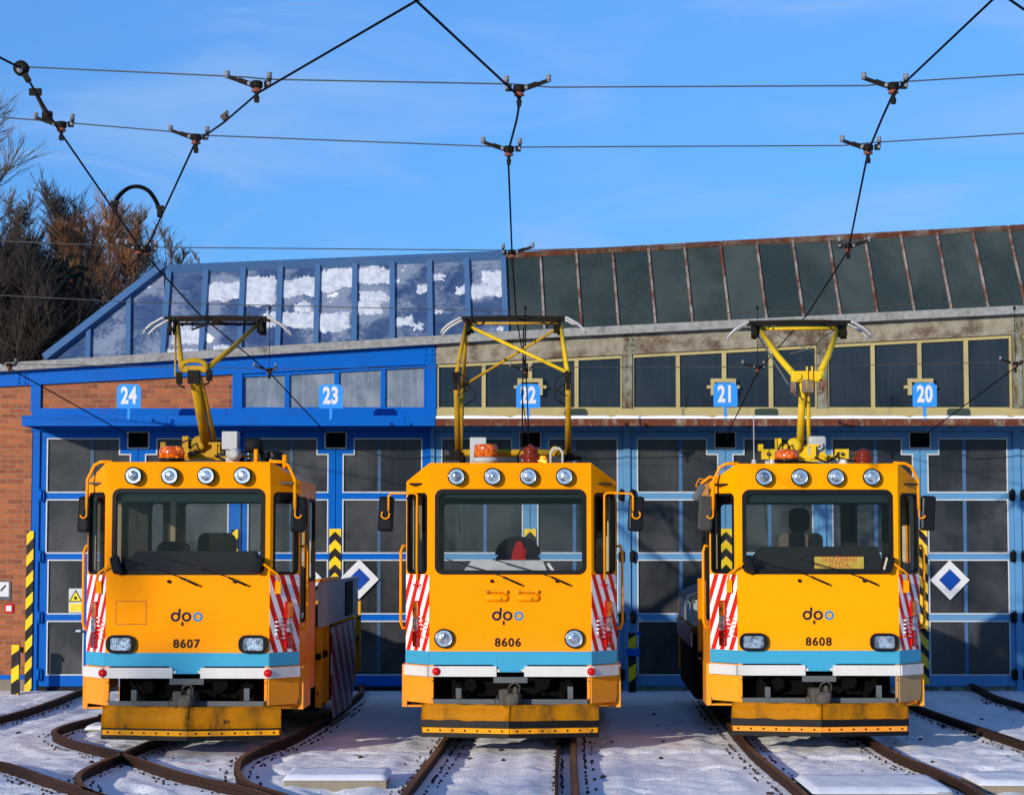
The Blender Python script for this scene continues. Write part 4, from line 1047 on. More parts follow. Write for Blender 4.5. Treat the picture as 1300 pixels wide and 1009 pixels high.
def underframe(root, kind):
    mb = MB(); mb.b2(-.86, .86, .55, 1.6, .38, .98); mb.b2(-.5, .5, .25, .5, .62, .95); mb.b2(-.9, .9, .06, 1.9, .965, .98); mb.b2(-1.0, 1.0, 1.62, 7.6, .45, .95)
    for x in (-.6, .62): mb.b2(x-.08, x+.08, .3, .5, .45, .9)
    mb.lathe((.35, .3, .78), [(.09, 0), (.09, .2)], 'Y', 16); mb.lathe((-.45, .28, .75), [(.07, 0), (.07, .2)], 'Y', 16)
    mb.build('underframe', M['dark'], root)
    MB().b2(-.86, .86, -.06, -.01, .545, .60).b2(-.61, -.55, -.04, .0, .605, .72).b2(.64, .70, -.04, .0, .605, .74).build('front_bar', M['greysteel'], root)
    for s in (-1, 1): MB().bar((s*.5, .12, .62), (s*.78, .18, .95), .03).build('brace', M['dark'], root)
    # coupler
    mb = MB(); mb.b2(-.10, .10, -.14, .3, .56, .70, bev=.02); mb.box((-.07, -.20, .62), (.10, .12, .20), R(12), bev=.02); mb.box((.05, -.22, .62), (.13, .16, .13), R(-15), bev=.03)
    mb.lathe((.02, -.26, .60), [(.07, 0), (.075, .03), (.045, .06), (0, .05)], 'Y', 18); mb.lathe((.06, -.18, .50), [(.02, 0), (.03, .05), (.03, .22), (.015, .25)], n=12)
    mb.tube([(-.02, -.2, .70), (.0, -.24, .77), (.06, -.26, .80), (.11, -.26, .76), (.10, -.22, .66)], .010, 6); mb.tube([(-.12, -.15, .66), (-.17, -.2, .60), (-.13, -.2, .50), (.0, -.2, .47)], .009, 6)
    mb.build('coupler', M['coupler'], root)
    MB().b2(-.19, .19, -.03, .0, .78, .845).build('coupler_plate', M['greysteel'], root)
    # plough: two mouldboards meeting in a point
    PX = .09 if kind == 'a' else (-.02 if kind == 'c' else 0)
    pz = [(.56, .0), (.51, -.05), (.41, -.075), (.31, -.05), (.255, -.02)]
    for s in (-1, 1):
        mb = MB(); w = .985; n = 14; rows = []
        for i in range(n+1):
            f = i/n; x = PX + s*(.004 + w*f); y0 = -.42 + .20*f
            rows.append([mb.bm.verts.new((x + s*.02*noise.noise(Vector((f*4, z*5, s))), y0 - dy*0 + (dy+.05), z + .012*noise.noise(Vector((f*5, 2, s))))) for z, dy in pz])
        for i in range(n):
            for j in range(len(pz)-1):
                q = (rows[i][j], rows[i][j+1], rows[i+1][j+1], rows[i+1][j]); f = mb.bm.faces.new(q if s > 0 else q[::-1]); f.smooth = True
        bmesh.ops.solidify(mb.bm, geom=mb.bm.faces[:], thickness=.012)
        bl_ = mb.build('plough_blade', M['yellow_dirty'], root)
        # rubber and bolted strip
        th = math.atan2(.20, w)
        fr = frame((PX, -.42, 0), (s*w, .20, 0), (0, 0, 1)) if s > 0 else frame((PX-w, -.22, 0), (w, -.20, 0), (0, 0, 1))
        Lb = math.hypot(w, .2); fr.translation += Vector(fr.col[2][:3])*.02
        if kind in 'bc': MB().plate(rect(0, Lb, .31, .395), [], fr, .03).build('rubber_band', M['black'], bl_)
        k0, k1 = (.25, .305) if kind != 'a' else (.25, .305)
        MB().plate(rect(0, Lb, .20, k0-.002), [], fr, .035).build('rubber_lip', M['black'], bl_)
        if kind == 'a': MB().plate(rect(0, Lb, k1+.002, k1+.02), [], fr, .02).build('rubber_band', M['black'], bl_)
        mb = MB(); f2 = fr.copy(); mb.plate(rect(.0 if s > 0 else .02, Lb-.02 if s > 0 else Lb, k0, k1), [], fr, .02)
        for i in range(7): 
            q = f2 @ Vector((.08+i*(Lb-.16)/6, (k0+k1)/2, 0)); mb.lathe(q + Vector((0, .006, 0)), [(.013, 0), (.011, .014), (0, .016)], 'Y', 8, 1)
        mb.build('wear_strip', [M['yellow_dirty'] if kind != 'c' else M['yellow'], M['raildark']], bl_)
    MB().b2(-.95, .95, -.14, -.10, .40, .46).bar((-.4, -.14, .44), (-.4, .5, .55), .08).bar((.4, -.14, .44), (.4, .5, .55), .08).build('plough_carrier', M['dark'], root)
    # wheels
    for y in (1.35, 5.6):
        for s in (-1, 1):
            o = MB().lathe((s*.80, y, .11+.34), [(.02, -.06), (.30, -.05), (.34, -.045), (.34, .035), (.37, .04), (.37, .06), (.02, .06)], rot=Matrix.Rotation(R(90)*(-s), 4, 'Y'), n=32).build('wheel', M['raildark'], root)
            MB().lathe((s*.88, y, .45), [(.09, -.03), (.09, .10), (.06, .13), (0, .13)], rot=Matrix.Rotation(R(90)*s, 4, 'Y'), n=16).build('axle_box', M['dark'], o)
def rear_body(root, kind):
    L0, L1, W = 2.2, 7.4, 1.25
    MB().b2(-W+.02, W-.02, L0, L1, .93, 1.0).b2(-.85, .85, L0+.1, L1-.1, 1.003, 1.45).build('deck', M['dark'], root)
    for s in (-1, 1):
        if kind == 'a':
            mb = MB(); mb.b2(s*W, s*(W-.06), 2.3, 6.9, 1.32, 1.86); q = mb.build('side_box', M['boxgrey'], root)
            mb = MB()
            for i in range(16): mb.b2(s*(W+.002), s*(W+.02), 5.0+i*.06, 5.03+i*.06, 1.36, 1.82)
            mb.build('vent', M['black'], q)
            MB().b2(s*W, s*(W-.1), 2.3, 4.5, 1.865, 1.90).build('box_lid', M['yellow'], q)
            for y in (2.35, 3.1, 4.6, 6.7): MB().b2(s*(W-.015), s*(W-.09), y, y+.1, .35, 1.315).build('side_post', M['yellow_dirty'], root)
            MB().plate([(3.3, .45), (3.6, .12), (5.9, .12), (6.4, .5), (6.4, 1.28), (3.3, 1.28)] if s > 0 else [(-6.4, .5), (-5.9, .12), (-3.6, .12), (-3.3, .45), (-3.3, 1.28), (-6.4, 1.28)], [], frame((s*(W+.012), 0, 0), (0, s, 0), (0, 0, 1)), .02).build('side_plough', M['stripeSide'], root)
            MB().b2(s*(W-.3), s*(W-.1), 2.5, 6.8, .3, .92).build('side_tank', M['dark'], root)
        else:
            mb = MB(); mb.b2(s*W, s*(W-.5), 3.0, 7.0, 1.28, 1.62); q = mb.build('side_box', M['boxgrey'] if kind == 'c' else M['yellow_dirty'], root)
            mb = MB(); zz = 1.625
            A = [(s*(W+.02), 3.0, zz), (s*(W+.02), 7.0, zz), (s*(W-.45), 7.0, zz+.22), (s*(W-.45), 3.0, zz+.22)]
            mb.face(A); mb.b2(s*(W+.02), s*(W-.02), 3.0, 7.0, zz-.05, zz-.003); mb.build('box_lid', M['greysteel'], q)
            MB().plate(rect(3.0, 7.0, 1.02, 1.26) if s > 0 else rect(-7.0, -3.0, 1.02, 1.26), [], frame((s*(W+.04), 0, 0), (0, s, 0), (0, 0, 1)), .02).build('striped_board', M['stripeSide'], root)
            MB().b2(s*(W+.0), s*(W-.3), 3.1, 6.9, .35, 1.01, bev=.05).build('side_tank', M['dark'], root)
            MB().b2(s*(W-.02), s*(W-.12), 2.3, 2.5, .9, 1.9).build('side_post', M['yellow'], root)
    MB().b2(-W, W, L1-.1, L1, .5, 1.5).build('tail_panel', M['yellow_dirty'], root)
def interior(root, kind):
    dz = {'a': 2.25, 'b': 1.98, 'c': 2.30}[kind]
    mb = MB()
    if kind != 'b':
        mb.plate([(-.80, 1.35), (.80, 1.35), (.80, 1.98), (.70, dz), (-.60, dz), (-.80, 2.08)], [], FRONT(0, .16, 0), .35)
        mb.build('dashboard', M['interior'] if kind == 'c' else M['board'], root)
    else:
        mb.b2(-.84, .84, .12, .55, 1.35, 1.98); mb.build('dashboard', M['interior'], root)
    def seat(x, y, z, col, w=.24, top=2.48):
        e = MB().b2(x-w, x+w, y-.25, y+.22, z-.1, z, bev=.04).build('seat', M['seat'], root)
        MB().plate(rrect(x-w, x+w, z, top, .10), [], FRONT(0, y+.22, 0), .12).build('seat_back', col, e)
        return e
    if kind == 'a':
        seat(.10, 1.1, 1.75, M['seat'], .22, 2.46); seat(-.45, 1.3, 1.75, M['seat'], .19, 2.36)
    elif kind == 'b':
        e = seat(.06, 1.0, 1.7, M['seat'], .27, 2.22)
        MB().plate([(.06+.27*math.cos(R(a)), 2.20+.22*math.sin(R(a))) for a in range(0, 181, 12)], [], FRONT(0, 1.19, 0), .14).build('seat_top', M['seat'], e)
        MB().plate([(-.03, 2.0), (.14, 2.0), (.16, 2.25), (.10, 2.36), (.04, 2.36), (-.01, 2.2)], [], FRONT(0, 1.18, 0), .01).build('seat_patch', M['seatred'], e)
    else:
        e = seat(-.13, 1.1, 1.75, M['seatgrey'], .19, 2.46)
        MB().plate(rrect(.03, .20, 1.8, 2.46, .08), [], FRONT(0, 1.24, 0), .12).build('seat_side', M['seat'], e)
        MB().plate(rrect(-.19, .05, 2.46, 2.76, .09), [], FRONT(0, 1.28, 0), .12).build('headrest', M['seat'], e)
def wing_mirror(root, s, kind):
    Y = M['yellow']
    if kind == 'b':
        x = s*1.42; zc = 2.67; y = .18
        mb = MB(); mb.tube([(s*1.06, .11, 1.93), (s*1.06, .10, 2.88), (s*1.09, .10, 2.905), (s*1.36, .12, 2.90), (s*1.385, .12, 2.87), (s*1.385, .12, 2.70)], .013, 8)
        mb.tube([(x+.002*s+s*.045*math.cos(R(a_)), .135, 2.66+.045*math.sin(R(a_))) for a_ in range(150, 411, 20)], .009, 8); arm = mb.build('mirror_arm', Y, root); w, h = .088, .20
    else:
        dx = {('a', -1): 1.215, ('a', 1): 1.20, ('c', -1): 1.255, ('c', 1): 1.285}[(kind, s)]; zc = {'a': 2.66, 'c': 2.68}[kind]; x = s*dx; y = .20
        mb = MB(); mb.tube([(s*.88, .1, 3.25), (s*1.02, .12, 3.245), (s*1.09, .14, 3.21), (s*1.165, .14, 3.05), (s*1.17, .14, 2.72)], .019, 8)
        mb.tube([(s*1.17, .14, 2.74), (s*1.17, .14, 2.66)] + [(s*1.17+s*.035+s*.035*math.cos(R(a_)), .135, 2.655+.035*math.sin(R(a_))) for a_ in range(180, 361, 20)], .009, 8); arm = mb.build('mirror_arm', Y, root); w, h = (.07, .20) if (kind, s) == ('a', -1) else (.085, .20)
    mb = MB(); mb.box((x, y+.02, zc), (w*2, .09, h*2), Matrix.Rotation(R(3*s), 4, 'Z') @ Matrix.Rotation(R(3), 4, 'Y'), bev=.03)
    mb.build('mirror_head', M['blackgloss'] if kind != 'c' or s > 0 else plain('scuffed_black', (.05, .048, .045), .28), arm)
def small_mirror(root, s, xm, z):
    mb = MB(); mb.tube([(s*1.02, .05, 1.88), (s*1.0, -.02, 2.0), (s*.82, -.09, 2.13)], .012, 6); a = mb.build('ramp_mirror_arm', M['yellow'], root)
    MB().b2(s*1.0-.03, s*1.0+.03, .02, .07, 1.78, 1.92).build('mirror_bracket', M['yellow'], a)
    MB().box((s*.785, -.09, 2.10), (.115, .06, .20), Matrix.Rotation(R(15*s), 4, 'Y'), bev=.03).build('mirror_head', M['blackgloss'], a)
def beacon(root, x, y, kind):
    if kind == 'b':
        e = MB().lathe((x, y, ZT), [(.12, -.02), (.12, .03), (.15, .04), (.15, .075), (.135, .085)], n=28).build('beacon', M['boxgrey'], root)
        MB().lathe((x, y, ZT), [(.137, .088), (.133, .20), (.125, .235), (0, .245)], n=28).build('beacon_lens', M['amberdull'], e)
    else:
        e = MB().lathe((x, y, ZT), [(.10, -.02), (.10, .03), (.15, .045), (.15, .07)], n=28).build('beacon', M['blackgloss'], root)
        MB().lathe((x, y, ZT), [(.15, .073), (.148, .16), (.125, .20), (.08, .21), (0, .212)] if kind == 'a' else [(.14, .073), (.145, .11), (.135, .16), (.10, .19), (0, .197)], n=28).build('beacon_lens', M['amber'] if kind == 'a' else M['amberdull'], e)
def insul(root, x, y, z, h, r, mat, name='roof_insulator'):
    pr = [(r*.9, 0), (r, h*.08), (r, h*.22), (r*.7, h*.3), (r*.98, h*.42), (r*.98, h*.55), (r*.6, h*.63), (r*.85, h*.72), (r*.7, h*.85), (r*.3, h*.92), (r*.12, h)]
    return MB().lathe((x, y, z), pr, n=24).build(name, mat, root)
def panto_head(p, y, z, hw, mat_frame, cx=0):
    # two collector strips with bright drooping horns
    for k, dy in enumerate((-.16, .16)):
        mb = MB(); n = 10
        pts = [(cx-hw+2*hw*i/n, y+dy, z+.02-.012*abs(i-n/2)/(n/2)) for i in range(n+1)]
        for a, b in zip(pts[:-1], pts[1:]): mb.bar(a, b, .035, .035)
        mb.build('collector_strip', M['iron'], p)
        for s in (-1, 1):
            e0 = hw; MB().tube([(cx+s*(e0-.02), y+dy, z+.01), (cx+s*(e0+.03), y+dy, z+.005), (cx+s*(e0+.16), y+dy, z-.07), (cx+s*(e0+.23), y+dy, z-.135), (cx+s*(e0+.25), y+dy, z-.18)], [.014, .017, .017, .015, .012], 8).build('horn', M['horn'], p)
    for s in (-1, 1):
        mb = MB(); x = cx+s*(hw-.11); mb.bar((x, y-.18, z-.02), (x, y+.18, z-.02), .03, .03); mb.tube([(x+s*.04, y-.15, z-.01), (x+s*.04, y-.15, z-.20)], .022, 8); mb.tube([(x+s*.04, y+.15, z-.01), (x+s*.04, y+.15, z-.17)], .022, 8)
        mb.b2(x-.025, x+.025, y-.05, y+.05, z-.16, z-.02); mb.tube([(x-s*.03, y-.12, z-.03), (x-s*.10, y-.12, z-.09), (x-s*.16, y-.1, z-.03)], .008, 6)
        mb.box((x+s*.04, y-.15, z-.13), (.055, .055, .05)); mb.build('spring_box', M['iron'], p)
def single_arm(root, kind, yb=1.55, zb=3.34, fresh=False):
    m = M['yellow_fresh'] if fresh else M['yellow_panto']
    p = MB().b2(-.36, .36, yb-.30, yb-.24, zb, zb+.05).b2(-.36, .36, yb+.24, yb+.30, zb, zb+.05).b2(-.36, -.30, yb-.238, yb+.238, zb, zb+.05).b2(.30, .36, yb-.238, yb+.238, zb, zb+.05).b2(-.52, -.36, yb-.30, yb-.22, zb+.0, zb+.12 if fresh else zb+.03).b2(.36, .52, yb-.30, yb-.22, zb+.0, zb+.12 if fresh else zb+.03).b2(-.56, -.50, yb-.29, yb-.23, zb+.10, zb+.18).build('pantograph', m, root)
    for x in (-.40, .40):
        for y in (yb-.27, yb+.27): MB().lathe((x, y, ZT-.02), [(.05, 0), (.055, .02), (.035, .04), (.055, .06), (.035, .085), (.03, .125)], n=16).build('foot_insulator', M['whiteporc'] if fresh else M['black'], p)
    for x in (-.16, .20): MB().tube([(x, yb-.55, zb+.03), (x, yb+.1, zb+.10)], .032, 10).tube([(x, yb-.70, zb+.02), (x, yb-.55, zb+.03)], .012, 6).build('spring', M['coupler'] if not fresh else m, p)
    MB().tube([(-.34, yb-.32, zb+.06), (-.30, yb-.36, zb+.17), (-.22, yb-.36, zb+.20), (-.18, yb-.34, zb+.10)], .012, 6).build('base_cable', M['black'], p)
    MB().tube([(.1, yb-.4, zb+.02), (.22, yb-.45, zb-.04), (.34, yb-.4, zb+.0), (.40, yb-.3, zb+.08)], .012, 6).build('base_cable', M['black'], p)
    MB().b2(-.30, .30, yb-.345, yb-.32, zb-.03, zb+.01).b2(.06, .12, yb-.37, yb-.30, zb+.0, zb+.15).b2(.02, .16, yb-.36, yb-.31, zb+.15, zb+.175).b2(-.26, -.20, yb-.38, yb-.31, zb+.0, zb+.10).build('base_bracket', m, p)
    for x in (-.44, .44): MB().lathe((x, yb-.31, zb+.06), [(.022, 0), (.022, .02), (.012, .03)], 'Y', 10).build('base_bolt', M['coupler'], p)
    knee = Vector((0, yb-1.25, 4.28)) if not fresh else Vector((-.03, yb-.60, 4.26))
    mb = MB(); w0, w1 = (.046, .040) if fresh else (.068, .054); mb.tube([(-.04, yb, zb+.06), knee + Vector((-.02, 0, 0))], [w0, w1], 14); mb.tube([(.075, yb-.05, zb+.08), (knee.x+.045, knee.y+.1, knee.z-.05)], .026, 8); mb.build('lower_arm', m, p)
    MB().tube([(-.24, yb, zb+.12), (.24, yb, zb+.12)], .075, 14).box((0, yb, zb+.09), (.24, .3, .14)).box((-.30, yb-.05, zb+.13), (.07, .12, .26)).lathe((-.12, yb-.16, zb+.17), [(.09, 0), (.09, .05), (.05, .07)], 'Y', 18).build('pivot_shaft', m, p)
    mb = MB(); 
    if fresh: mb.b2(-.19, .19, knee.y-.06, knee.y+.06, knee.z-.02, knee.z+.11, bev=.01); mb.lathe((-.12, knee.y-.05, knee.z+.045), [(.045, 0), (.045, .04)], 'Y', 16); mb.lathe((.12, knee.y-.05, knee.z+.045), [(.045, 0), (.045, .04)], 'Y', 16); mb.b2(-.02, .0, knee.y-.09, knee.y-.06, knee.z-.1, knee.z+.16); mb.b2(.04, .06, knee.y-.09, knee.y-.06, knee.z-.1, knee.z+.16)
    else: mb.b2(-.15, .15, knee.y-.05, knee.y+.05, knee.z-.02, knee.z+.06, bev=.015); mb.tube([(-.15, knee.y-.02, knee.z), (-.12, knee.y-.04, knee.z+.09), (-.05, knee.y-.05, knee.z+.115), (.05, knee.y-.05, knee.z+.115), (.12, knee.y-.04, knee.z+.09), (.15, knee.y-.02, knee.z)], .03, 8)
    mb.build('knee_joint', m, p)
    MB().box((-.17, knee.y-.02, knee.z-.08), (.06, .08, .13)).box((.0, knee.y-.04, knee.z-.07), (.13, .10, .15)).box((.17, knee.y-.02, knee.z-.05), (.06, .08, .12)).tube([(-.18, knee.y-.05, knee.z-.05), (-.16, knee.y-.07, knee.z-.17), (-.10, knee.y-.05, knee.z-.19)], .012, 6).tube([(.19, knee.y-.05, knee.z-.05), (.17, knee.y-.07, knee.z-.14), (.12, knee.y-.05, knee.z-.16)], .012, 6).build('knee_linkage', M['iron'] if not fresh else M['rustcap'], p)
    hy, hz = yb+.35, 5.03
    for s in (-1, 1): MB().tube([(s*(.15 if not fresh else .13), knee.y, knee.z+.04), (s*.30, knee.y+(hy-knee.y)*.45, knee.z+(hz-knee.z)*.42), (s*.48, hy, hz-.06)], [.040, .038, .026] if fresh else [.032, .030, .024], 10).build('upper_arm', m, p)
    MB().tube([(-.48, hy, hz-.05), (.48, hy, hz-.05)], .026 if fresh else .018, 8).build('head_tube', m if fresh else M['iron'], p)
    MB().tube([(-.22, knee.y-.0, knee.z-.05), (-.50, hy-.05, hz-.15)], .012, 6).build('guide_rod', M['greysteel'] if fresh else m, p)
    if fresh:
        MB().tube([(-.38, hy-.1, hz-.09), (.05, hy-.5, hz-.36), (.42, hy-.1, hz-.09)], .006, 5).tube([(-.16, knee.y+.5, 4.62), (.05, hy-.5, hz-.36), (.22, knee.y+.5, 4.62)], .006, 5).build('stay_wires', M['greysteel'], p)
    else:
        MB().tube([(-.30, hy-.1, hz-.13), (0, hy-.12, hz-.03), (.30, hy-.1, hz-.08)], .012, 6).build('stay_wires', M['iron'], p)
    panto_head(p, hy, hz, .62, m)
    return p
def diamond_panto(root):
    yb, zb = 1.6, 3.42; m = M['yellow_panto']
    mb = MB(); mb.tube([(-.70, yb-.1, zb), (.70, yb-.1, zb)], .040, 12); mb.tube([(-.70, yb+.1, zb), (.70, yb+.1, zb)], .040, 12); p = mb.build('pantograph', m, root)
    for s in (-1, 1): mb = MB(); mb.b2(s*.60, s*.82, yb-.2, yb-.14, zb-.10, zb-.03); mb.box((s*.70, yb-.15, zb-.03), (.12, .14, .10)); mb.b2(s*.58, s*.64, yb-.15, yb+.15, ZT-.02, zb-.05); mb.build('base_bracket', M['iron'], p)
    H = {}
    for s in (-1, 1):
        for f in (-1, 1):
            b = Vector((s*.66, yb+f*.1, zb)); k = Vector((s*.655, yb+f*.85, 4.27)); h = Vector((s*.57, yb+f*.08, 4.98)); H[(s, f)] = (b, k, h)
            MB().tube([b, k], [.040, .030], 10).build('lower_arm', m, p); MB().tube([k, h], [.026, .022], 10).build('upper_arm', M['yellow_fresh'] if f < 0 and s > 0 else m, p)
            MB().box(k, (.08, .09, .12)).box(k+Vector((0, 0, -.1)), (.05, .06, .10)).tube([k+Vector((-s*.02, 0, .05)), k+Vector((-s*.14, 0, -.02)), k+Vector((-s*.16, 0, -.14)), k+Vector((-s*.02, 0, -.22))], .007, 5).build('knee_joint', M['iron'], p)
    MB().tube([H[(-1, -1)][2]+Vector((.05, 0, -.04)), H[(1, -1)][1]+Vector((-.02, 0, .06))], .022, 8).build('cross_tube', M['yellow_fresh'], p)
    MB().tube([H[(1, 1)][2]+Vector((-.06, 0, -.06)), H[(-1, 1)][1]+Vector((.05, 0, .05))], .018, 8).build('cross_tube', m, p)
    MB().tube([(-.57, yb-.08, 4.98), (.57, yb-.08, 4.98)], .016, 8).build('head_tube', m, p)
    panto_head(p, yb, 5.03, .62, m)
    MB().tube([(.10, yb, zb), (.12, yb, 4.93)], .009, 6).tube([(.20, yb, zb), (.09, yb, 4.2)], .006, 5).build('pull_rope', M['black'], p)

def make_tram(kind, X, Yf, yaw, num, label):
    e = empty('service_tram', (X, Yf, 0), (0, 0, R(yaw))); tag(e, label, 'tram', 'orange service trams in front of the depot')
    cab(e, kind); underframe(e, kind); rear_body(e, kind); interior(e, kind); horseshoe_text(e, num, {'a': 0, 'b': -.02, 'c': .01}[kind])
    for s in (-1, 1): wing_mirror(e, s, kind)
    if kind == 'b':
        for x in (-.745, .715): lamp_round(e, x, 1.275, .105, prot=.05)
        for x in (-.155, .195):
            q = MB().tube([(x-.135, .0, 1.728), (x-.125, .0, 1.728), (x-.10, .0, 1.728), (x+.10, .0, 1.728), (x+.125, .0, 1.728), (x+.135, .0, 1.728)], [.02, .036, .048, .048, .036, .02], 16).build('number_cover', M['yellow'], e)
            MB().b2(x-.10, x+.10, -.045, -.0, 1.79, 1.802).b2(x-.125, x-.095, -.05, 0, 1.78, 1.815).b2(x+.09, x+.12, -.05, 0, 1.78, 1.815).build('cover_hinge', M['yellow_dirty'], q)
            MB().lathe((x+.04, -.045, 1.72), [(.02, 0), (.02, .008), (0, .01)], 'Y', 12).build('cover_lock', M['yellow_dirty'], q)
    else:
        for x in (-.735, .735): lamp_rect(e, x, 1.225, .32, .20)
    for s in (-1, 1):
        if kind in 'ab': MB().lathe((s*.905 if s > 0 else -.93+.1*(kind == 'b'), -.046, .908), [(.045, 0), (.045, .01), (0, .014)], 'Y', 24).build('reflector', M['redrefl'], e)
    if kind != 'b':
        small_mirror(e, -1, 0, 0); small_mirror(e, 1, 0, 0)
    if kind == 'a':
        MB().plate(rect(-.80, -.46, 1.44, 1.70), [rect(-.795, -.465, 1.446, 1.695)], FRONT(0, -.003, 0), .002).build('service_hatch', M['rustcap'], e)
        beacon(e, -.33, .75, 'a'); single_arm(e, kind)
        MB().b2(.22, .40, .9, 1.1, 3.42, 3.63, bev=.01).lathe((.37, .95, 3.36), [(.075, 0), (.08, .04), (.05, .1), (.03, .12)], 'Y', 20).b2(.26, .36, .95, 1.05, 3.24, 3.42).build('compressor', M['boxgrey'], e)
        MB().lathe((.48, 1.0, 3.47), [(.07, 0), (.09, .03), (.09, .16), (.05, .2)], 'X', 20).tube([(.66, 1.0, 3.44), (.70, 1.0, 3.30), (.70, 1.0, 3.22)], .03, 10).build('signal_horn', M['board'], e)
        insul(e, .80, 1.15, 3.20, .24, .13, M['blackgloss']); MB().tube([(.62, .9, 3.22), (.62, .9, 3.42)], .026, 8).tube([(.94, 1.0, 3.2), (.94, 1.0, 3.36)], .028, 8).build('vent_pipe', M['yellow'], e)
    if kind == 'b':
        beacon(e, -.30, .6, 'b'); diamond_panto(e)
        MB().b2(-.50, -.31, 1.0, 1.2, 3.22, 3.58, bev=.006).build('relay_box', M['boxgrey'], e)
        insul(e, .21, 1.0, 3.22, .28, .115, M['redporc'])
        MB().tube([(.45, 1.0, 3.22), (.45, 1.0, 3.40), (.49, 1.0, 3.45), (.55, 1.0, 3.45), (.59, 1.0, 3.40), (.59, 1.0, 3.22)], .016, 8).build('vent_pipe', M['boxgrey'], e)
        MB().lathe((.50, 1.15, 3.42), [(.06, 0), (.06, .05)], 'Y', 18).build('pulley', M['yellow_panto'], e)
        q = MB().lathe((.36, 1.0, 3.22), [(.06, 0), (.06, .04)], n=14).build('rear_beacon', M['black'], e); MB().lathe((.36, 1.0, 3.262), [(.05, 0), (.055, .04), (.04, .09), (0, .10)], n=14).build('beacon_lens', M['glow'], q)
        MB().tube([(.08, 1.0, 3.24), (.06, .95, 3.36), (.12, .95, 3.46), (.2, 1.0, 3.48)], .010, 6).tube([(.21, 1.0, 3.50), (.30, 1.0, 3.40), (.33, 1.1, 3.24)], .008, 6).build('roof_cable', M['black'], e)
        # window clutter: grey box lid standing on the dash
        MB().plate([(-.56, 2.0), (.42, 2.0), (.36, 2.145), (-.44, 2.145)], [], FRONT(0, .20, 0), .25).build('dash_cover', M['paper'], e)
        for s in (-1, 1): MB().tube([(s*1.10, .12, 1.88), (s*1.06, .10, 1.83), (s*1.02, .10, 1.88)], .009, 6).build('rod_hook', M['redrefl'], e)
    if kind == 'c':
        beacon(e, -.28, .6, 'c'); single_arm(e, kind, fresh=True)
        insul(e, .66, 1.0, 3.22, .24, .125, M['redporc']); insul(e, .42, .95, 3.22, .12, .055, M['whiteporc'], 'small_insulator')
        MB().b2(.05, .26, 1.3, 1.5, 3.34, 3.62, bev=.03).lathe((.16, 1.29, 3.50), [(.05, 0), (.05, .05)], 'Y', 16).build('drive_motor', M['boxgrey'], e)
        MB().lathe((-.64, .9, 3.22), [(.05, 0), (.05, .03), (.03, .05), (.03, .09), (.006, .11), (.006, .62)], n=12).build('aerial', M['boxgrey'], e)
        MB().tube([(-.4, .8, 3.25), (-.1, .7, 3.29), (.2, .75, 3.26), (.3, .9, 3.36), (.55, .95, 3.30), (.66, 1.0, 3.44)], .010, 6).build('roof_cable', M['black'], e)
        # work lamp on the left flank
        q = MB().tube([(-1.08, .35, 3.08), (-1.20, .3, 3.10), (-1.30, .3, 3.02)], .018, 8).tube([(-1.20, .35, 3.06), (-1.32, .3, 3.08), (-1.36, .3, 3.0), (-1.30, .3, 2.96)], .007, 6).build('work_lamp_bracket', M['yellow'], e)
        MB().box((-1.33, .25, 2.92), (.08, .12, .20), Matrix.Rotation(R(30), 4, 'Y'), bev=.02).build('work_lamp', M['greysteel'], q)
        MB().tube([(-.91, .12, .55), (-.88, .15, .46), (-.84, .2, .40)], .010, 6).build('red_hose', M['redrefl'], e)
    return e
M['bl'] = plain('green_blind', (.006, .02, .02), .8)
ta = make_tram('a', (240-CX)/FPX*23.7, 23.7, -1.2, '8607', 'orange service tram 8607 with rectangular headlights and grey ribbed rear box')
tb = make_tram('b', (648-CX)/FPX*24, 24.0, -1.3, '8606', 'orange service tram 8606 with round lower headlights and tall mirrors on rods')
tc_ = make_tram('c', (1037-CX)/FPX*24.2, 24.2, -1.9, '8608', 'bright orange service tram 8608 with a yellow notice behind its windscreen')
# notice behind the windscreen of 8608 (rests on the dashboard)
e = empty('paper_notice', (tc_.location.x+.26, tc_.location.y+.11, 2.05), (0, 0, R(-1.9))); tag(e, 'yellow paper notice with red lettering lying behind the windscreen of tram 8608', 'notice')
MB().plate(rect(-.28, .28, 0, .135), [], FRONT(0, 0, 0), .004).build('sheet', M['noticeyellow'], e)
text('SLUŽEBNÍ', .085, M['signred'], 'lettering', e, FRONT(0, -.004, .105), 1.0, .0, .0005, 1.1)
text('JÍZDA', .085, M['signred'], 'lettering', e, FRONT(0, -.004, .035), 1.0, .0, .0005, 1.1)
# pencil and card on the dash of 8606
e = empty('document_folder', (tb.location.x+.58, 24.2, 1.985)); tag(e, 'small white folder and box on the right of the dash of the middle tram', 'folder')
MB().box((-.11, 0, .06), (.03, .10, .16), Matrix.Rotation(R(-35), 4, 'Y')).build('card', M['whitepl'], e); MB().b2(.0, .14, -.05, .06, 0, .045).build('box', M['paper'], e)

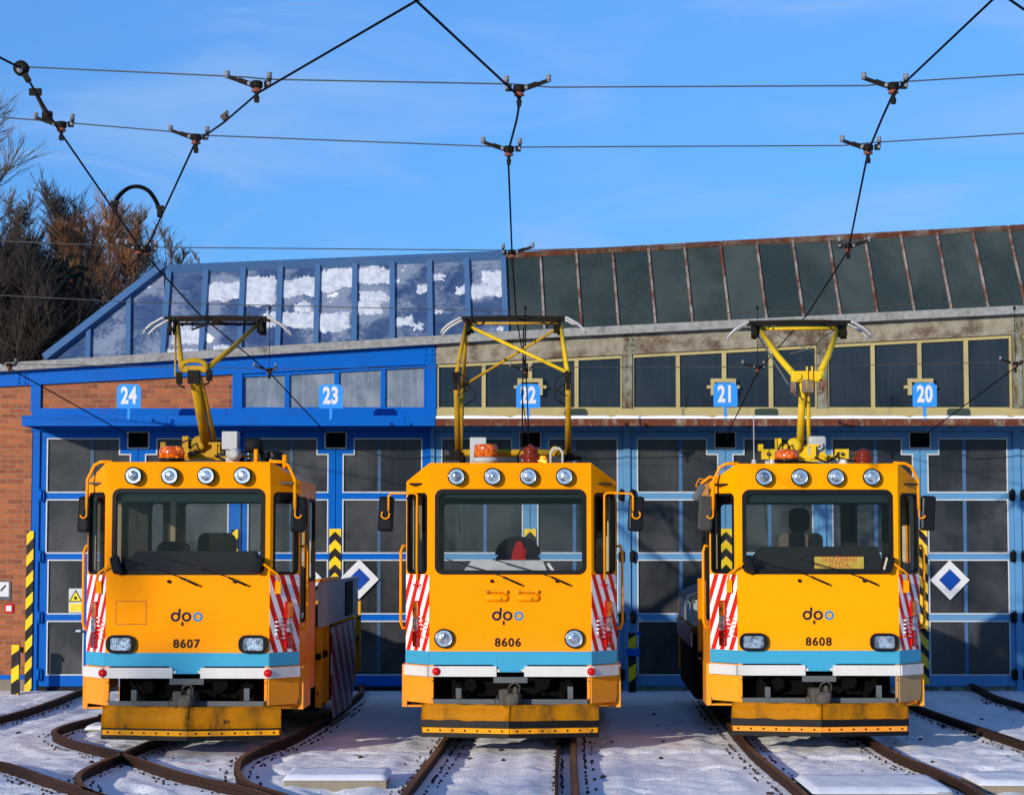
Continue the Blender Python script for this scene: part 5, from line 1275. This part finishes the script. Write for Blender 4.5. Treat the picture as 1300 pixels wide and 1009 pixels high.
# ------------------------------------------------------------------ overhead wires
Y1, Y2, Y3, Y4, Y5 = 15.0, 17.2, 21.5, 27.0, 30.0
def catmull(pts, k=8):
    Q = [pts[0]*2-pts[1]] + pts + [pts[-1]*2-pts[-2]]; out = []
    for i in range(1, len(Q)-2):
        a, b, c, d = Q[i-1:i+3]
        for j in range(k):
            t = j/k; out.append(.5*((2*b)+(c-a)*t+(2*a-5*b+4*c-d)*t*t+(3*b-a-3*c+d)*t**3))
    out.append(Q[-2]); return out
def wire(name, pts, r, mat, label, cat, group, sm=False):
    q = [P(*p) for p in pts]
    if sm: q = catmull(q)
    c0 = q[0].copy(); o = MB().tube([v-c0 for v in q], r, 6).build(name, mat); o.location = c0
    tag(o, label, cat, group); return o
SG = 'thin span wires across the picture'
wire('span_wire', [(28, 85, Y1), (310, 98, Y1), (340, 101, Y1), (650, 107, Y1), (700, 111, Y1), (1100, 109, Y1), (1145, 104, Y1), (2200, 40, Y1)], .0052, M['spanwire'], 'highest thin span wire crossing the sky from the left tensioner to the right edge', 'span wire', SG)
wire('span_wire', [(-800, 85, Y2), (50, 153, Y2), (215, 167, Y2), (260, 172, Y2), (620, 186, Y2), (655, 187, Y2), (1070, 185, Y2), (1110, 181, Y2), (2200, 115, Y2)], .0052, M['spanwire'], 'second thin span wire from the top crossing the sky', 'span wire', SG)
wire('span_wire', [(-800, 275, Y3), (150, 312, Y3), (200, 314, Y3), (650, 318, Y3), (690, 317, Y3), (1070, 307, Y3), (1120, 304, Y3), (2200, 215, Y3)], .0055, M['spanwire'], 'third thin span wire just above the roof lantern ridge', 'span wire', SG)
wire('span_wire', [(-800, 335, Y4), (180, 384, Y4), (480, 391, Y4), (800, 399, Y4), (1000, 396, Y4), (2100, 330, Y4)], .0055, M['spanwire'], 'fourth thin span wire across the lantern glazing at pantograph height', 'span wire', SG)
wire('span_wire', [(-700, 400, Y5), (12, 462, Y5), (335, 468, Y5), (650, 466, Y5), (960, 466, Y5), (1285, 460, Y5), (2000, 425, Y5)], .0055, M['spanwire'], 'lowest thin span wire across the clerestory windows', 'span wire', SG)
CG = 'thick black contact wires'
YH = 34.15
wire('contact_wire', [(-700, -280, 8), (-60, 43, 13.4), (27, 87, 15), (75, 166, Y2), (182, 321, Y3), (252, 398, 25.4), (343, 474, Y5), (411, 546, 32.5), (421, 560, YH)], .0088, M['lead'], 'black contact wire from the upper left corner down to gate 23', 'contact wire', CG)
wire('contact_wire', [(1300, -480, 7), (620, -48, 11.6), (531, 0, 12.6), (328, 118, Y1), (285, 155, 16.2), (248, 181, Y2), (184, 320, Y3), (13, 468, Y5), (152, 546, 32.5), (170, 560, YH)], .0088, M['lead'], 'black contact wire curving from the top centre down left to gate 24', 'contact wire', CG)
wire('contact_wire', [(-200, -820, 6), (450, -90, 11.2), (527, 0, 12.6), (655, 119, 14.9), (660, 128, 15.05), (656, 152, 16.0), (645, 194, Y2), (650, 322, Y3), (655, 399, 25.5), (668, 474, Y5), (671, 546, 32.5), (672, 560, YH)], .0088, M['lead'], 'black contact wire over the middle tram down to gate 22', 'contact wire', CG)
wire('contact_wire', [(2100, -800, 6), (1330, -60, 11.5), (1260, 0, 12.6), (1134, 119, Y1), (1120, 150, 16.0), (1102, 193, Y2), (1077, 318, Y3), (1025, 399, 25.9), (963, 470, Y5), (926, 546, 32.5), (921, 560, YH)], .0088, M['lead'], 'black contact wire over the right tram down to gate 21', 'contact wire', CG)
wire('contact_wire', [(600, -500, 7), (1262, -12, 12.4), (1282, 0, 12.6), (1330, 33, 13.4), (1480, 190, Y2), (1470, 330, Y3), (1290, 466, Y5), (1182, 546, 32.5), (1170, 560, YH)], .0088, M['lead'], 'black contact wire cutting the upper right corner and ending at gate 20', 'contact wire', CG)
def hanger(px, py, Y, sgn, label, scale=1.0, double=False):
    """bracket on the span wire: long arm to one side, insulator and clamp under the short side"""
    c0 = P(px, py, Y); e = empty('wire_hanger', tuple(c0)); tag(e, label, 'wire hanger', 'wire hangers on the span wires'); e.scale = (scale,)*3
    s = sgn
    mb = MB()
    pl = [(-.19*s-.0, -.01), (-.19*s, .025), (-.02*s, -.006), (.0, -.06)]
    mb.bar((-.21*s, 0, .055), (-.055*s, 0, .0), .028, .024); mb.bar((-.13*s, 0, .03), (-.04*s, 0, -.002), .03, .034); mb.lathe((0, 0, -.028), [(.040, 0), (.043, .008), (.043, .042), (.032, .05), (.015, .052)], n=20); mb.box((.075*s, 0, .0), (.045, .03, .045)); mb.box((.09*s, 0, .035), (.024, .03, .075))
    for x, z in ((-.21*s, .07), (.09*s, .062), (-.052*s, .0), (.088*s, .0)): mb.lathe((x, -.012, z), [(.015, -.012), (.015, .018), (0, .024)], 'Y', 10, 1)
    mb.lathe((-.21*s, 0, .045), [(.019, 0), (.019, .05)], n=8, mi=1); mb.lathe((.09*s, 0, .04), [(.019, 0), (.019, .045)], n=8, mi=1)
    mb.build('bracket', [M['iron'], M['bolt']], e)
    MB().lathe((0, 0, -.062), [(.02, 0), (.038, .006), (.040, .012), (.030, .022), (.028, .034)], n=20).build('insulator', M['porcelain'], e)
    MB().lathe((0, 0, -.115), [(.012, 0), (.022, .01), (.018, .025), (.012, .035), (.02, .053)], n=12).box((0, 0, -.118), (.032, .05, .025)).build('clamp', M['iron'], e)
hanger(326, 107, Y1, 1, 'wire hanger with long arm on the top span wire at the left')
hanger(659, 112, Y1, -1, 'wire hanger on the top span wire whose long arm points right')
hanger(1134, 109, Y1, 1, 'wire hanger on the top span wire at the right')
hanger(78, 158, Y2, 1, 'leftmost wire hanger on the second span wire')
hanger(249, 174, Y2, 1, 'wire hanger on the second span wire above the jumper cable')
hanger(646, 189, Y2, 1, 'wire hanger on the second span wire over the middle tram')
hanger(1102, 187, Y2, 1, 'wire hanger on the second span wire over the right tram')
hanger(176, 315, Y3, 1, 'left one of the paired wire hangers where two contact wires cross')
hanger(187, 316, Y3, 1, 'right one of the paired wire hangers where two contact wires cross')
hanger(650, 320, Y3, -1, 'wire hanger at the lantern ridge where blue and rusty glazing meet')
hanger(1077, 312, Y3, -1, 'wire hanger in front of the rusty lantern glazing')
for px, py, lb in ((342, 469, 'blue fascia above sign 23'), (667, 469, 'dark windows above sign 22'), (962, 466, 'dark windows right of sign 21'), (1289, 461, 'dark windows at the right edge'), (12, 463, 'white roof edge at the left edge')):
    hanger(px, py, Y5, 1, 'small wire hanger on the lowest wire before the '+lb)
    a = P(px, py, Y5); b = P(px, py-80, Y5); b.z = P(px, 389 if px > 100 else 372, Y5).z
    o = MB().tube([(0, 0, .05), (0, 0, b.z-a.z)], .005 if px not in (667,) else .012, 5).lathe((0, 0, b.z-a.z-.05), [(.012, 0), (.02, .02), (.02, .05)], n=8).build('dropper_rod', M['iron']); o.location = a
    tag(o, 'thin vertical dropper above the hanger before the '+lb, 'dropper', 'thin vertical droppers')
# jumper loop
q = [P(*t) for t in ((146, 264, 19.6), (147, 256, 19.6), (152, 248, 19.7), (163, 239, 19.8), (176, 237, 19.8), (188, 242, 19.8), (196, 252, 19.7), (202, 264, 19.6), (203, 270, 19.6))]
c0 = q[0].copy(); e = empty('jumper_cable', tuple(c0)); tag(e, 'black arched jumper cable joining two contact wires over the trees', 'jumper cable')
MB().tube([v-c0 for v in catmull(q[1:-1], 5)], .020, 8).build('cable', M['lead'], e)
for v in (q[0], q[-1]):
    MB().box(v-c0, (.05, .05, .09), bev=.01).box(v-c0+Vector((0, 0, .05)), (.075, .04, .03)).build('clamp', M['iron'], e)
# tensioner on the left contact wire
c0 = P(27, 87, 15); e = empty('wire_tensioner', tuple(c0)); tag(e, 'round wire tensioner knuckle at the left end of the top span wire', 'tensioner')
MB().lathe((0, -.0, 0), [(.03, -.03), (.055, -.02), (.055, .02), (.03, .03)], 'Y', 18).box((.03, 0, -.05), (.04, .05, .10), Matrix.Rotation(R(-30), 4, 'Y')).build('knuckle', M['iron'], e)
MB().lathe((0, -.03, -.02), [(.022, 0), (.022, .02), (0, .03)], 'Y', 12).build('bolt', M['bolt'], e)
a, b = P(45, 117, 15.9), P(60, 147, 16.7)
e = empty('turnbuckle', tuple(a)); tag(e, 'grey turnbuckle in the left contact wire just below its tensioner', 'turnbuckle')
MB().tube([Vector((0, 0, 0)), b-a], .018, 8).build('barrel', M['spanwire'], e); MB().box((0, 0, 0), (.09, .04, .05)).build('end_clamp', M['iron'], e); MB().box(b-a, (.08, .06, .07), bev=.01).build('end_clamp', M['iron'], e)
a = P(285, 153, 16.2); o = MB().box((0, 0, .03), (.06, .03, .05), Matrix.Rotation(R(-40), 4, 'Y'), bev=.008).box((.02, 0, .05), (.02, .03, .05)).build('wire_clip', M['spanwire']); o.location = a; tag(o, 'small grey clip on the contact wire left of the top centre', 'wire clip')

# ------------------------------------------------------------------ trees
def bare_tree(name, base, height, spread, seed, mats, label, n_limb=26, twigs=26, tint_top=.45, group='bare trees behind the depot', dens=1.0, foot=.15, rmin=.008):
    r = random.Random(seed); e = empty(name, base); tag(e, label, 'tree', group)
    mb = MB(); H = height
    lean = Vector((r.uniform(-.04, .04), 0, 1))
    tr = [Vector((lean.x*H*t + .1*math.sin(t*5+seed), .1*math.cos(t*4), H*t*.8)) for t in (0, .2, .4, .6, .8, 1)]
    mb.tube(tr, [.20, .17, .13, .09, .05, .02], 8); mb.build('trunk', mats[0], e)
    dk = MB(); lt = MB()
    def grow(p, d, L, rad, depth, m):
        n = 4; pts = [p.copy()]; q = p.copy(); dd = d.copy()
        for i in range(n):
            dd = (dd + Vector((r.gauss(0, .10), r.gauss(0, .10), .13 + r.gauss(0, .05)))).normalized(); q = q + dd*L/n; pts.append(q.copy())
        m.tube(pts, [max(rmin*.75, rad*(1-.8*i/n)) for i in range(n+1)], 3 if depth < 2 else 4, cap=False)
        return pts
    for i in range(n_limb):
        t = foot + (1-foot)*(i+.5)/n_limb; k = t*5; j = min(4, int(k)); p = tr[j].lerp(tr[j+1], k-j)
        a = r.uniform(0, 2*math.pi); L = H*spread*(1.05-t*.75)*r.uniform(.7, 1.15)
        d = Vector((math.cos(a), math.sin(a), r.uniform(.7, 1.5))).normalized()
        pts = grow(p, d, L, .045*(1.2-t), 2, dk)
        nt_ = int(twigs*dens)
        for k2 in range(nt_):
            f = r.uniform(.15, 1)*4; jj = min(3, int(f)); pp = pts[jj].lerp(pts[jj+1], f-jj)
            d2 = Vector((r.gauss(0, .6), r.gauss(0, .6), r.uniform(.2, 1.2))).normalized(); L2 = L*r.uniform(.18, .45)
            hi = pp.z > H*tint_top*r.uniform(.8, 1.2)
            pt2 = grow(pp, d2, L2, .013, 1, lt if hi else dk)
            for k3 in range(5):
                f3 = r.uniform(.2, 1)*4; j3 = min(3, int(f3)); p3 = pt2[j3].lerp(pt2[j3+1], f3-j3)
                d3 = (d2 + Vector((r.gauss(0, .28), r.gauss(0, .28), r.uniform(0, .3)))).normalized()
                L3 = L2*r.uniform(.4, .85); q3 = p3 + d3*L3*.5 ; q4 = q3 + (d3+Vector((r.gauss(0, .2), 0, .25))).normalized()*L3*.5
                (lt if hi else dk).tube([p3, q3, q4], [rmin, rmin*.8, rmin*.5], 3, cap=False)
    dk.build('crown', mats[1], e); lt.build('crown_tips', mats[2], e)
    return e
def tx(px, Y): return P(px, 688, Y).x
K = (M['twigdark'], M['twigdark'], M['twigdark'])
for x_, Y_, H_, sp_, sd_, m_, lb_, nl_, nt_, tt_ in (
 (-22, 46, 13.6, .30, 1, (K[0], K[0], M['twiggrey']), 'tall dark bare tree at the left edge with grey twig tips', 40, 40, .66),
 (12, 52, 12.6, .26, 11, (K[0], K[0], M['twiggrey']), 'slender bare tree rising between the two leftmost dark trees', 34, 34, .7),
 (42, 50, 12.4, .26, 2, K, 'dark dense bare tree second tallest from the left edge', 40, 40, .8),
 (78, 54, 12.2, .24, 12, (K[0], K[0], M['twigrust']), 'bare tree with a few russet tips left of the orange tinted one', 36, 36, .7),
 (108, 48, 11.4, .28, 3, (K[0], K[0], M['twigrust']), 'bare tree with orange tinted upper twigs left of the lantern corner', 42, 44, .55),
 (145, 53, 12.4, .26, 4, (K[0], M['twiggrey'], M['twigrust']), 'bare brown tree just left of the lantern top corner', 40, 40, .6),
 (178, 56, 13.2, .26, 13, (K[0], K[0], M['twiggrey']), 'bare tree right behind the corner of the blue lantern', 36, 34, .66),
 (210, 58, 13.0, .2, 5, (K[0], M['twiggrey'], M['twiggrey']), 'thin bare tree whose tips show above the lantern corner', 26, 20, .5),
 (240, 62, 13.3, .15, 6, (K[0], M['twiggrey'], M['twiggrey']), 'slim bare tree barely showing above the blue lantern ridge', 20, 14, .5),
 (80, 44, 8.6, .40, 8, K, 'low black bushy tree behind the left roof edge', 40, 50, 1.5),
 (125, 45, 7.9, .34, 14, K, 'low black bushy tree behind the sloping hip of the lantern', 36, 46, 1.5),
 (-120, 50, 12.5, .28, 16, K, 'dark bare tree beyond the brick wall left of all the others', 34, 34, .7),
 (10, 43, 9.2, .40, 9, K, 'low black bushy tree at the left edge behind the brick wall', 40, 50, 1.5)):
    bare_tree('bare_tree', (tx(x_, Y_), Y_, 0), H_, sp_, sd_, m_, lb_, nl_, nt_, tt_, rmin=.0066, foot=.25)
mb = MB(); rr = random.Random(12)
while len(mb.bm.faces) < 26000:
    px_ = rr.uniform(-60, 185); y = rr.uniform(44, 52); x = tx(px_, y); z = rr.uniform(3.5, 9)
    top = 9.0 - max(0, px_-20)*.014 + .9*noise.noise(Vector((x*.9, y*.5, 0)))
    if z > top or noise.noise(Vector((x*1.3, y*1.3, z*1.3))) < -.12 + .35*(z-6)/3: continue
    a = Vector((rr.gauss(0, 1), rr.gauss(0, 1), rr.gauss(0, 1))).normalized()*.075; b = a.orthogonal().normalized()*.05
    c0 = Vector((x, y, z)); mb.face([c0-a, c0+b, c0+a, c0-b])
o = mb.build('ivy_thicket', M['leaf']); tag(o, 'dark evergreen thicket filling the space between the bare trees', 'thicket', kind='stuff')
# trees on the sunny side of the yard, outside the picture: they dapple the left tram and the snow
for i, (x_, y_, h_, sp_) in enumerate(((-40.5, -22, 19, .17), (-36.5, -27, 19, .14), (-33.0, -31, 16.5, .16))):
    bare_tree('yard_tree', (x_, y_, 0), h_, sp_, 30+i, K, 'bare tree across the yard whose shade dapples the tram 8607', 18, 9, 2, group='bare trees across the yard', rmin=.03, foot=.2)
